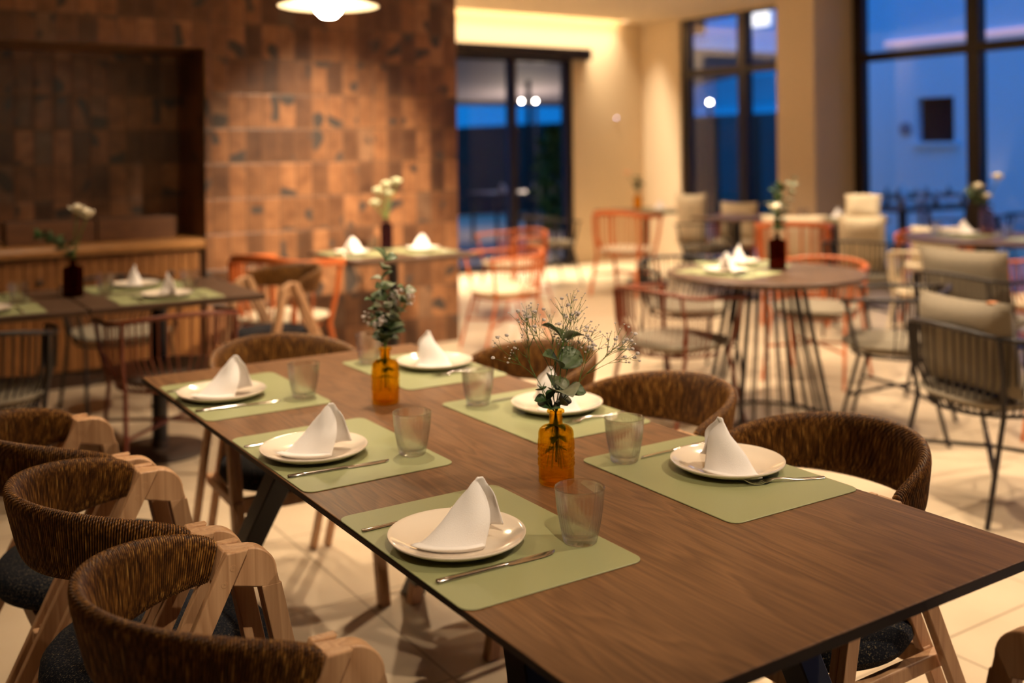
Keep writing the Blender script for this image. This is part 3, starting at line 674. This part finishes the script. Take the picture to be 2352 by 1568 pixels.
euca(T2, [(0, 0, 0), cam_dir(-.012, 0, .05), cam_dir(-.02, 0, .09), cam_dir(-.03, 0, .125)], 6, 23, 'dark leafy stem leaning to the aisle from the far amber vase', size=.034, mats=('leafdk', 'leaf'))
gypso(T2, cam_dir(.5, 0, 1), .20, .5, 31, nb, 'white blossom spray leaning out of the far amber vase towards the windows', bs=1.35)
gypso(T2, cam_dir(-.35, -.1, 1), .12, .5, 32, nb, 'small white blossom spray low in the far amber vase', bs=1.3)

# ---- pendant lamp
pl = thing('pendant_lamp', (.945, .83, 1.985), 0, 'round pendant lamp with a lit globe hanging at the top of the view', 'pendant lamp')
MB().lathe([(.03, .035), (.10, .022), (.19, .004), (.203, .0), (.205, .004), (.19, .010), (.10, .030), (.03, .045)], 64).build('lamp_shade', 'shade', pl)
MB().lathe([(.001, -.052), (.03, -.046), (.052, -.025), (.060, .002), (.052, .024), (.03, .034)], 32, cap=True).build('globe_bulb', 'bulb', pl)
MB().tube([(0, 0, .04), (0, 0, .14)], .02, 16).build('lamp_socket', 'black_metal', pl)
MB().tube([(0, 0, .14), (0, 0, CEIL-1.985)], .003, 6).build('cord', 'black_metal', pl)

# ================================================================== rod armchairs
def make_rod(fr, heavy=False, cush='cushion', white=False):
    def f():
        t = thing('rod_armchair'); HW, XR, XF = .285, -.26, .20; zt = .755 if heavy else .67
        def rail(u):  # u 0..1 around the U
            a = -PI/2+PI*u
            return Vector((-.02+(XR+.02)*abs(math.cos(a))**.75*1.0, HW*math.copysign(abs(math.sin(a))**.8, math.sin(a)), zt+.035*math.cos(a)**2))
        pts = [Vector((XF, -HW+.01, zt-.015)), Vector((.10, -HW, zt-.005))]+[rail(i/28) for i in range(29)]+[Vector((.10, HW, zt-.005)), Vector((XF, HW-.01, zt-.015))]
        MB().tube(pts, .01, flat=(.011 if not heavy else .015, .009 if not heavy else .022)).build('top_rail', fr, t, angle=60)
        ring = [Vector((-.02+.215*math.cos(a), .225*math.sin(a), .385)) for a in [2*PI*i/36 for i in range(37)]]
        m = MB(); m.tube(ring, .008, 6); 
        for yy in (-.12, 0, .12): m.tube([(-.20, yy, .383), (.17, yy, .383)], .005, 6)
        m.build('seat_frame', fr, t)
        m = MB(); N = 26 if not heavy else 12; rr = .0042 if not heavy else .009
        for i in range(N):
            u = (i+.5)/N; p = rail(u); a = -PI/2+PI*u; q = Vector((-.02-.205*math.cos(a), .222*math.sin(a), .385))
            mid = Vector((p.x*.86+q.x*.14, p.y*.92+q.y*.08, .53)); lo = Vector((q.x*1.06, q.y*1.06, .41)); m.tube([p, mid, lo, q], rr, 6)
        m.build('backrest_slats', fr, t)  # all thin back rods of the chair, joined in one mesh
        lr = .010 if not heavy else .016
        for sx in (1, -1):
            for sy in (1, -1):
                top = Vector((XF-.02, sy*(HW-.012), zt-.012)) if sx > 0 else Vector((-.20, sy*(HW-.045), zt+.01))
                mid = Vector((.15*sx-.02, sy*.225, .385)); foot = Vector((.25*sx-.02, sy*.245, 0))
                MB().tube([top, top.lerp(mid, .5)+Vector((0, sy*.01, 0)), mid, mid.lerp(foot, .5), foot], lr, 8).build('leg', fr, t)
        m = MB(); q = .205
        for sx, sy in ((1, 1), (1, -1)): m.tube([(q*sx-.02, .238*sy, .20), (0-.02, 0, .215), (-q*sx-.02, -.238*sy, .20)], lr*.8, 6)
        m.build('stretcher', fr, t)
        R = .245; prof = [(.002, .374), (R*.5, .380), (R*.83, .404), (R, .434), (R*.95, .446), (R*.72, .455), (.002, .460)]
        m = MB(); rings = []
        for (r, z) in prof: rings.append([(-.01+r*math.copysign(abs(math.cos(a))**.7, math.cos(a)), r*math.copysign(abs(math.sin(a))**.7, math.sin(a)), z) for a in [2*PI*j/40 for j in range(40)]])
        m.loops(rings); m.build('seat_cushion', cush, t)
        return t
    return f
def pillow(loc, rz, tilt, w, h, th, mat, lab):
    m = MB(); N = 14; top = []; 
    for s in (1, -1):
        rows = []
        for i in range(N+1):
            row = []
            for j in range(N+1):
                a, b = 2*i/N-1, 2*j/N-1; k = (max(0, 1-a**4)*max(0, 1-b**4))**.55
                pinch = 1-.07*(1-abs(a)**2)*(abs(b)**4); pinch2 = 1-.07*(1-abs(b)**2)*(abs(a)**4)
                row.append((s*th*.5*k*(1+.06*math.sin(3*a+2*b)), a*w/2*pinch2, b*h/2*pinch))
            rows.append(row)
        m.loops(rows if s > 0 else rows[::-1], False, False)
    o = m.build('cushion', mat, angle=80); o.location = loc; o.rotation_euler = (0, tilt, rz); tag(o, lab, 'cushion', 'loose back cushions')
    if 'piping' in lab:
        q = MB().box(-.012, .012, -.16, -.125, h/2-.030, h/2-.006).build('leather_tag', 'tan', o, smooth=False)
    return o
RG = 'slatted rod armchairs'
rods = [ # key, maker args, x, y, rot, label
 ('dark', ('dark_metal',), .55, 2.78, -PI/2+.1, 'dark rod armchair between the square tables and the oak sideboard'),
 ('rust', ('rust', False, 'darkcush'), .50, 1.62, PI/2, 'rust red rod armchair tucked under the square table near the long table'),
 ('dark', ('dark_metal',), -.26, 1.60, PI/2-.05, 'dark rod armchair at the near side of the square table with cut-off plate'),
 ('dark', ('dark_metal',), -.36, 2.85, -PI/2, 'dark rod armchair at the back of the square table, partly cut off'),
 ('orangeheavy', ('orange', True, 'cushion_light'), 1.47, 2.74, .45, 'bright orange chair with broad rails and cream seat by the tiled wall'),
 ('orange', ('orange', False, 'cushion_light'), 3.12, 2.95, PI-.2, 'orange rod armchair beyond the small table at the tiled wall corner'),
 ('orange', ('orange', False, 'cushion_light'), 4.05, 4.25, PI, 'small orange rod armchair behind, towards the glass door'),
 ('rustg', ('rust', False, 'cushion'), 2.80, .82, .05, 'rust brown rod armchair with grey seat, near side of the round table'),
 ('dark', ('dark_metal',), 3.62, 1.62, -1.9, 'dark rod armchair on the far side of the round table'),
 ('darkg', ('dark_metal', False, 'cushion'), 3.62, .16, 2.1, 'dark rod armchair with grey seat at the round table, window side'),
 ('orangeg', ('orange', False, 'cushion'), 4.18, 1.12, 3.5, 'orange rod armchair between the round table and the windows'),
 ('darkg', ('dark_metal', False, 'cushion'), 4.48, 0.27, -0.1, 'dark rod armchair under the big slumped grey cushion'),
 ('darkg', ('dark_metal', False, 'cushion'), 3.06, -0.72, -0.25, 'large near dark rod armchair with an upright grey cushion, at the frame edge'),
 ('orangeg', ('orange', False, 'cushion'), 4.2, -0.55, 0.1, 'orange rod armchair cut off by the frame edge behind the near cushion'),
 ('orangeheavy', ('orange', True, 'cushion_light'), 5.57, 4.58, 0.35, 'bright orange chair in front of the far corner table'),
 ('dark', ('dark_metal',), 5.42, 5.6, -0.2, 'dark rod armchair beside the glass door'),
 ('dark', ('dark_metal',), 6.28, 4.25, 2.0, 'dark rod armchair carrying a cream cushion in front of the far window'),
 ('orange', ('orange', False, 'cushion_light'), 6.88, 4.45, 3.6, 'orange rod armchair close to the pillar and far window'),
 ('orangeheavy', ('orange', True, 'cushion_light'), 5.68, 2.62, 0.75, 'orange armchair with a cream padded back before the pillar table'),
 ('dark', ('dark_metal',), 5.62, 1.9, 0.5, 'dark rod armchair holding two cream cushions by the big window'),
 ('orange', ('orange', False, 'cushion_light'), 6.62, 2.0, -2.6, 'orange rod armchair behind the table with the pink bottle'),
 ('cream', ('cushion_light', False, 'cushion_light'), 5.3, 1.05, 0.0, 'cream painted chair in front of the table with the pink bottle'),
 ('orange', ('orange', False, 'cushion_light'), 5.45, 0.42, 0.6, 'orange rod armchair at the frame edge by the pink bottle table'),
]
M['darkcush'] = plain('brown_leather_pad', (.05, .03, .018), .5, noise=.2)
for (key, a, x, y, rz, lab) in rods: place('rod_'+key, make_rod(*a), (x, y, 0), rz, lab, 'armchair', RG)
for (x, y, z, rz, tl, w, h, mat, lab) in [
 (4.40, .27, .65, .0, -.22, .54, .38, 'cushion', 'big slumped grey cushion between the round table and the window table'),
 (2.90, -.72, .635, -.20, -.16, .46, .37, 'cushion', 'upright grey canvas cushion with piping on the large near armchair'),
 (4.14, -.53, .625, .1, -.12, .46, .34, 'cushion', 'pale grey cushion cut off by the frame edge'),
 (6.22, 4.38, .70, .8, -.1, .30, .5, 'cushion_light', 'narrow cream cushion standing before the far window'),
 (6.98, 4.50, .64, 0.4, .1, .40, .38, 'cushion_light', 'cream cushion on the orange chair close to the pillar'),
 (5.60, 2.55, .655, .75, -.08, .50, .40, 'cushion_light', 'broad cream back cushion before the pillar table'),
 (5.56, 1.86, .675, .6, -.2, .34, .44, 'cushion_light', 'tall cream cushion on the dark chair by the big window'),
 (5.62, 1.90, .93, .6, .5, .26, .22, 'cushion_light', 'small cream cushion perched on top of a tall one'),
 (6.55, 1.95, .60, -2.6, .1, .36, .30, 'cushion_light', 'cream cushion on the orange chair behind the pink bottle')]:
    pillow((x, y, z), rz, tl, w, h, .15, mat, lab)

# ================================================================== other tables
def square_table(x0, x1, y0, y1, lab, top='laminate2', disc='round'):
    cx, cy = (x0+x1)/2, (y0+y1)/2; t = thing('pedestal_table', (cx, cy, 0), 0, lab, 'table'); w, d = (x1-x0)/2, (y1-y0)/2
    MB().box(-w, w, -d, d, .725, .75).build('tabletop', top, t, smooth=False, bevel=.004)
    MB().tube([(0, 0, .02), (0, 0, .724)], .035, 20).build('column', 'black_metal', t)
    MB().lathe([(.001, .0), (.215, 0), (.22, .01), (.20, .022), (.04, .03), (.036, .06)], 48).build('base', 'base_disc', t)
    MB().box(-w*.6, w*.6, -.03, .03, .705, .7245).build('spider', 'black_metal', t, smooth=False)
    return t
square_table(.145, .90, 1.47, 2.27, 'square dark table laid for two, nearest the long table head')
square_table(-.64, .135, 1.47, 2.27, 'square dark table by the sideboard, cut off at the frame edge, with brown bottle')
square_table(1.80, 2.62, 2.42, 3.20, 'small table against the tiled wall laid with two peaked napkins')
square_table(5.9, 6.65, 4.75, 5.5, 'table in the far corner between the door and window')
square_table(5.9, 6.5, 3.45, 4.05, 'small table beside the far window')
square_table(6.2, 6.9, 2.62, 3.28, 'table in front of the pale pillar with one napkin')
def round_table(x, y, R, lab, wire=True):
    t = thing('round_table', (x, y, 0), 0, lab, 'table')
    MB().lathe([(.001, .722), (R-.02, .722), (R, .734), (R, .746), (R-.004, .75), (.001, .75)], 72).build('tabletop', 'laminate2', t, angle=30)
    if wire:
        m = MB()
        for i in range(24):
            a = 2*PI*i/24; m.tube([(.15*math.cos(a), .15*math.sin(a), .72), (.21*math.cos(a), .21*math.sin(a), .36), (.285*math.cos(a), .285*math.sin(a), .012)], .0055, 6)
        m.build('wire_base', 'dark_metal', t)
        for i in range(4):
            a = 2*PI*i/4+.35; MB().tube([(.19*math.cos(a), .19*math.sin(a), .722), (.34*math.cos(a), .34*math.sin(a), .0)], .012, 10).build('leg', 'dark_metal', t)
        m = MB(); m.tube([(.29*math.cos(2*PI*i/40), .29*math.sin(2*PI*i/40), .01) for i in range(41)], .008, 6); m.build('base_ring', 'dark_metal', t)
        m = MB(); m.tube([(.155*math.cos(2*PI*i/40), .155*math.sin(2*PI*i/40), .71) for i in range(41)], .008, 6); m.build('top_ring', 'dark_metal', t)
    else:
        MB().tube([(0, 0, .02), (0, 0, .72)], .035, 16).build('column', 'black_metal', t); MB().lathe([(.001, 0), (.24, 0), (.24, .012), (.04, .03)], 40).build('base', 'base_disc', t)
    return t
round_table(3.27, .66, .5, 'round brown table on a flared wire base')
round_table(5.98, 1.12, .56, 'round table by the big window carrying the pink bottle', False)
# settings on them
def cutlery(x, y, rz, z, d):
    for key, mk, off, nm, cat in (('knife', make_knife, -.135, 'steel table knife ', 'knife'), ('fork', make_fork, .135, 'steel table fork ', 'fork')):
        place(key, mk, (x-.15*math.cos(rz)-off*math.sin(rz), y-.15*math.sin(rz)+off*math.cos(rz), z), rz, nm+d, cat, 'cutlery on the other tables')
def setting(x, y, rz, z, d, mat=True, gl=None, nk='c', pl_=True):
    if mat: place('mat', make_mat, (x, y, z+.0002), rz, 'sage green placemat '+d, 'placemat', 'placemats on the other tables')
    if pl_: place('plate', make_plate, (x-.02*math.cos(rz), y-.02*math.sin(rz), z+.0026), 0, 'cream plate with a napkin '+d, 'plate', 'plates on the other tables')
    napkin(nk, (x-.02*math.cos(rz), y-.02*math.sin(rz), z+.007), rz+.2, 'peaked white napkin '+d, 'napkins on the other tables')
    cutlery(x, y, rz, z+.0026, d)
    if gl: place('glass', make_glass, (gl[0], gl[1], z+.0026), 0, 'clear fluted tumbler '+d, 'glass', 'tumblers on the other tables')
setting(.47, 2.07, -PI/2, .75, 'behind on the square table by the sideboard', gl=(.30, 1.93))
setting(.50, 1.66, PI/2, .75, 'on the near side of the square table', gl=(.66, 1.84), nk='b')
setting(-.24, 1.66, PI/2, .75, 'on the square table at the frame edge', gl=(-.08, 1.83))
setting(-.24, 2.08, -PI/2, .75, 'at the back of the cut-off square table')
setting(1.98, 2.88, 0, .75, 'on the tiled wall table, beside the orange chair', gl=(2.17, 3.02))
setting(2.40, 2.80, PI, .75, 'on the tiled wall table, towards the door', nk='c')
setting(3.10, .76, .2, .75, 'on the near side of the round table')
setting(3.42, .98, -2.0, .75, 'at the back of the round table', nk='c')
setting(6.28, 4.92, PI, .75, 'on the far corner table')
setting(6.55, 2.90, PI, .75, 'on the table before the pale pillar', gl=(6.35, 3.10))
setting(5.98, 1.30, -PI/2, .75, 'on the window table beside the pink bottle', gl=(5.80, 1.42), nk='b')
setting(6.05, .78, PI/2, .75, 'on the window table at the frame edge', gl=(6.02, 1.02))
# vases elsewhere
def bloom(loc, r, n, seed, lab, mat='petal', stemh=.16, dr=(0, 0), below=.1, name='white_rose'):
    rnd = random.Random(seed); t = thing(name, loc, 0, lab, 'flower', 'cut flowers'); P = [Vector((0, 0, -below)), Vector((0, 0, 0)), Vector((dr[0]*.5, dr[1]*.5, stemh*.55)), Vector((dr[0], dr[1], stemh))]
    MB().tube(P, .0036, 6).build('stem', 'stem', t)
    m = MB(); c = P[-1]+Vector((0, 0, r*.5))
    for k in range(n):
        a = k*2.4; ring = k/n; rr = r*(.35+.65*ring); el = 1.25-1.25*ring; rows = []
        for i in range(6):
            tt = i/5; row = []
            for j in range(5):
                s = (j/4-.5)*1.5*(math.sin(PI*(.2+.75*tt))); ph = a+s
                rad = rr*(.25+.75*math.sin(tt*PI/2))*(1-.15*abs(s)); zz = -r*.5+rr*1.15*tt*(.6+.4*math.sin(el))
                row.append((c.x+rad*math.cos(ph), c.y+rad*math.sin(ph), c.z+zz))
            rows.append(row)
        m.loops(rows, False, False)
    m.ball(c, r*.45, 8); m.build('petals', mat, t, solid=.001, angle=80)
    return t
vase((.160, 1.93, .7502), 'brownglass', 'dark brown bottle vase on the square table by the sideboard', .045, .17, 40, False)
bloom((.160, 1.93, .915), .050, 12, 1, 'single white rose rising from the dark brown bottle', stemh=.19, dr=(.055, -.02))
bloom((.160, 1.93, .915), .044, 11, 2, 'half-open white rose beside its twin in the dark brown bottle', stemh=.215, dr=(.02, .0))
euca((.160, 1.93, .915), [(0, 0, 0), (-.03, .01, .06), (-.07, .03, .10), (-.13, .05, .12)], 7, 41, 'leafy stem bending low from the dark brown bottle', size=.065, mats=('leafdk', 'leaf'))
vase((2.28, 3.04, .7502), 'navyglass', 'near-black bottle vase on the small table at the tiled wall', .04, .20, 40, False)
for i, (dx, dy, h) in enumerate(((-.05, .02, .20), (.0, 0, .24), (.06, -.03, .26), (.02, .02, .18), (-.07, .03, .12))):
    bloom((2.28, 3.04, .945), .048, 9, 5+i, ['pale green bloom leaning left', 'pale green bloom in the centre', 'tallest pale green bloom', 'short pale green bloom', 'lowest pale green bloom'][i]+' of the near-black bottle bouquet', stemh=h-.03, dr=(dx, dy), mat='greenpetal', name='pale_carnation') if 'greenpetal' in M else None
vase((3.40, .70, .7502), 'brownglass', 'brown bottle vase on the round table', .045, .19, 40, False)
euca((3.40, .70, .935), [(0, 0, 0), (.0, 0, .08), (-.01, 0, .16), (.01, 0, .24)], 8, 51, 'bushy green stem upright in the round table vase', size=.07, mats=('leafdk', 'leaf'))
euca((3.40, .70, .935), [(0, 0, 0), (.03, -.02, .10), (.06, -.04, .20), (.08, -.05, .30)], 8, 52, 'pale feathery stem leaning to the pillar in the round table vase', size=.05, mats=('leaf2', 'leaf2'))
bloom((3.40, .70, .935), .052, 10, 9, 'cream bloom low in the round table vase', stemh=.12, dr=(-.02, -.02))
vase((6.10, 1.22, .7502), 'pinkglass', 'pink glass bottle vase on the window table', .048, .21, 40, True)
for i, (dx, dy, h) in enumerate(((-.05, .03, .12), (.06, -.05, .19), (.0, 0, .05))):
    bloom((6.10, 1.22, .955), .05, 11, 15+i, ['white rose leaning to the pillar from the pink bottle', 'tallest white rose in the pink bottle', 'small white rose at the neck of the pink bottle'][i], stemh=h, dr=(dx, dy))
euca((6.10, 1.22, .955), [(0, 0, 0), (-.05, .03, .06), (-.10, .07, .12)], 5, 61, 'leafy sprig beside the roses in the pink bottle', size=.07, mats=('leaf', 'leafdk'))
vase((6.30, 5.28, .7502), 'amber', 'amber bottle vase on the far corner table', .042, .17, 32, False)
euca((6.30, 5.28, .915), [(0, 0, 0), (.0, 0, .08), (.01, 0, .16)], 7, 71, 'green stem in the far corner vase', size=.08, mats=('leafdk', 'leaf'))
bloom((6.30, 5.28, .915), .05, 10, 20, 'peach bloom leaning from the far corner vase', stemh=.20, dr=(-.09, .05), mat='peach') if 'peach' in M else None

# ================================================================== outside
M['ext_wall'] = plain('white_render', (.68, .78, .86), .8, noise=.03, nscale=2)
M['ext_dark'] = plain('dark_hedge', (.012, .02, .018), .9, noise=.4, nscale=3)
M['umbrella'] = plain('taupe_awning_cloth', (.24, .22, .27), .8)
M['ext_black'] = plain('night_window', (.006, .007, .012), .6, spec=.05)
M['lamp_on'] = emit('lit_lamp', (1, .84, .70), 30)
M['winlit'] = emit('lit_window', (.95, .82, .66), .85)
M['led'] = emit('led_strip', (.90, .62, .68), .22)  # faint glow of the added reflection strips
M['foliage'] = plain('shrub_green', (.06, .19, .05), .6, noise=.4, nscale=10)
bd = thing('neighbouring_building', (0, 0, 0), 0, 'white rendered building with one small dark window seen through the big window', 'building')
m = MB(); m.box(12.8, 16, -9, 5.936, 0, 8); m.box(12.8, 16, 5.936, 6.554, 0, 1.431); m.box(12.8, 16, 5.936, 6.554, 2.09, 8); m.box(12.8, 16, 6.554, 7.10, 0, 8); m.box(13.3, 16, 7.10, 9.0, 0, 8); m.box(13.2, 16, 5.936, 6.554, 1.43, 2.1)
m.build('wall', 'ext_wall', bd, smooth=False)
w_ = MB().box(12.93, 12.97, 5.936, 6.554, 1.431, 2.09).build('window', 'ext_black', bd, smooth=False)
MB().box(12.72, 12.95, 5.88, 6.61, 1.37, 1.43).build('sill', 'ext_wall', bd, smooth=False)
MB().box(12.74, 12.80, -9, 7.08, 2.90, 2.925).build('light_strip', 'led', bd, smooth=False); MB().box(12.74, 12.80, -9, 7.08, 2.955, 2.975).build('light_strip', 'led', bd, smooth=False)  # added glowing strips imitate interior lights reflected in the window glass
o = MB().lathe([(.001, 0), (.10, 0), (.10, .03), (.001, .05)], 24).build('vent_cover', 'umbrella', bd); o.rotation_euler = (0, -PI/2, 0); o.location = (12.8, 6.74, 1.63)
bd2 = thing('balcony_building', (0, 0, 0), 0, 'dusk-lit house with railed balconies seen through the far window', 'building')
MB().box(21.5, 26, 10, 24, 2.6, 12).build('wall', 'ext_wall', bd2, smooth=False)
MB().box(20, 21.5, 10, 24, 3.35, 3.6).build('balcony_slab', 'ext_wall', bd2, smooth=False)
MB().box(19.9, 20.0, 17.3, 18.4, 3.35, 4.7).build('balcony_panel', 'ext_wall', bd2, smooth=False)
m = MB(); m.box(20, 20.05, 10, 24, 4.5, 4.6)
for i in range(92): m.box(20, 20.04, 10.1+.15*i, 10.15+.15*i, 3.6, 4.5)
m.build('railing', 'ext_wall', bd2, smooth=False)
MB().box(21.42, 21.5, 17.5, 18.5, 4.75, 6.6).build('window', 'winlit', bd2, smooth=False)
MB().box(21.42, 21.5, 20.1, 21.2, 4.6, 6.4).build('window', 'ext_black', bd2, smooth=False)
hd = MB(); hd.box(13.9, 14.3, 9.0, 22, 0, 2.02); tag(hd.build('hedge', 'ext_dark', smooth=False), 'tall dark clipped hedge beyond the far window', 'hedge', kind='stuff')
hd = MB(); hd.box(3, 13.9, 15.8, 16.2, 0, 1.85); tag(hd.build('hedge', 'ext_dark', smooth=False), 'dark hedge beyond the terrace seen through the glass door', 'hedge', kind='stuff')
# terrace parasol and lamp posts
um = thing('terrace_awning', (0, 0, 0), 0, 'large taupe awning sloping over the terrace seen through the glass door', 'awning')
m = MB(); m.add([(4.2, 7.25, 2.72), (11.5, 7.25, 2.72), (11.5, 12.0, 2.22), (4.2, 12.0, 2.22)], [(0, 1, 2, 3)]); m.build('canopy', 'umbrella', um, smooth=False, solid=.02)
MB().box(4.2, 11.5, 11.97, 12.05, 2.14, 2.22).build('front_bar', 'black_metal', um, smooth=False)
for (x, y, lab, zz) in ((7.11, 8.5, 'twin-headed terrace lamp post seen through the glass door', 2.04), (9.9, 12.4, 'single lamp post near the door frame', 1.90), (13.4, 11.55, 'lamp post with a round globe seen through the far window', 1.95)):
    lp = thing('lamp_post', (x, y, 0), 0, lab, 'lamp post'); MB().tube([(0, 0, 0), (0, 0, zz+.28)], .035, 8).build('post', 'black_metal', lp)
    if 'twin' in lab:
        MB().tube([(-.08, .05, zz), (0, 0, zz+.06), (.08, -.05, zz)], .012, 6).build('bracket', 'black_metal', lp)
        for s in (-1, 1): m = MB(); m.ball((s*.08, -s*.05, zz), .020, 12); m.build('lamp_head', 'lamp_on', lp)
    else: m = MB(); m.ball((0, 0, zz+.30), .035, 12); m.build('lamp_head', 'lamp_on', lp)
# terrace tables
for i, (x, y, lab) in enumerate(((8.0, 10.0, 'terrace table seen through the glass door'), (8.85, 3.75, 'terrace table outside the big window, nearer the glass'), (10.9, 5.3, 'terrace table outside the big window, nearer the white building'))):
    t = thing('terrace_table', (x, y, 0), 0, lab, 'table', 'terrace tables'); MB().box(-.75, .75, -.4, .4, .72, .75).build('tabletop', 'laminate2', t, smooth=False)
    for sx in (-1, 1):
        for sy in (-1, 1): MB().box(sx*.68-.02, sx*.68+.02, sy*.34-.02, sy*.34+.02, 0, .72).build('leg', 'black_metal', t, smooth=False)
    for k, (dx, dy) in enumerate(((-.5, -.2), (.05, -.2), (.5, -.2), (-.25, .2), (.35, .2))):
        nn = ['first', 'second', 'third', 'fourth', 'fifth'][k]
        nk_ = napkin('c', (x+dx, y+dy, .751), .3*k, ['aisle-end front', 'centre front', 'outer-end front', 'inner back', 'outer back'][k]+' peaked napkin on the '+lab.split(',')[0].replace('terrace table ', 'terrace table ')+(', nearer the glass' if i == 1 else ', by the white building' if i == 2 else ''), 'napkins on terrace tables'); nk_.scale = (1.3, 1.3, 1.3)
for (x, y, lab, rz) in ((7.5, 9.2, 'dark terrace armchair in front of the table beyond the door', PI/2), (8.5, 9.2, 'second dark terrace armchair beyond the door, nearer the shrub', PI/2), (8.5, 2.95, 'dark terrace armchair outside the big window, near the mullion', PI/2), (9.3, 3.0, 'dark terrace armchair outside the big window at the outer table corner', PI/2), (10.4, 6.2, 'dark terrace armchair outside the big window by its dark frame', -PI/2)):
    place('rod_dark', None, (x, y, 0), rz, lab, 'armchair', 'terrace armchairs')
def shrub(x, y, h, r, seed, lab):
    rnd = random.Random(seed); t = thing('shrub', (x, y, 0), 0, lab, 'shrub'); m = MB()
    for k in range(420):
        a = rnd.uniform(0, 2*PI); el = rnd.uniform(-1, 1); q = r*(rnd.random()**.4)
        p = Vector((q*math.cos(a)*math.sqrt(1-el*el), q*math.sin(a)*math.sqrt(1-el*el), h*.6+el*h*.4)); leaf(m, p, (rnd.uniform(-1, 1), rnd.uniform(-1, 1), rnd.uniform(-.3, 1)), (rnd.uniform(-1, 1), rnd.uniform(-1, 1), 1), .14, .04)
    m.build('foliage', 'foliage', t)['kind'] = 'stuff'; MB().tube([(0, 0, 0), (0, 0, h*.6)], .03, 8).build('trunk', 'darkwood', t)
shrub(6.86, 7.56, 1.62, .24, 3, 'leafy green shrub just outside the glass door')
shrub(7.4, 12.6, 2.0, .6, 4, 'dim shrub at the back of the terrace by the tiled wall edge')
pt = bpy.data.lights.new('terrace_light', 'POINT'); pt.energy = 45; pt.color = (1, .75, .5); pt.shadow_soft_size = .05
o = bpy.data.objects.new('terrace_light', pt); COL.objects.link(o); o.location = (8.7, 10.9, 1.5)
sc_ = bpy.data.lights.new('wall_sconce_light', 'SPOT'); sc_.energy = 4; sc_.color = (1, .7, .5); sc_.spot_size = .7; sc_.spot_blend = .8
o = bpy.data.objects.new('wall_sconce_light', sc_); COL.objects.link(o); o.location = (12.6, 5.3, .4); o.rotation_euler = (PI, 0.12, 0)

ws = thing('wall_sensor', (7.376, YB, 1.765), 0, 'tiny round wall sensor glowing pale on the cream far wall', 'sensor')
o = MB().lathe([(.001, 0), (.02, 0), (.02, .008), (.001, .012)], 16).build('sensor_body', 'white_paint', ws); o.rotation_euler = (PI/2, 0, 0)
o = MB().lathe([(.001, .012), (.007, .012), (.001, .016)], 12).build('indicator', emit('pale_led', (.62, .66, 1), 5), ws); o.rotation_euler = (PI/2, 0, 0)
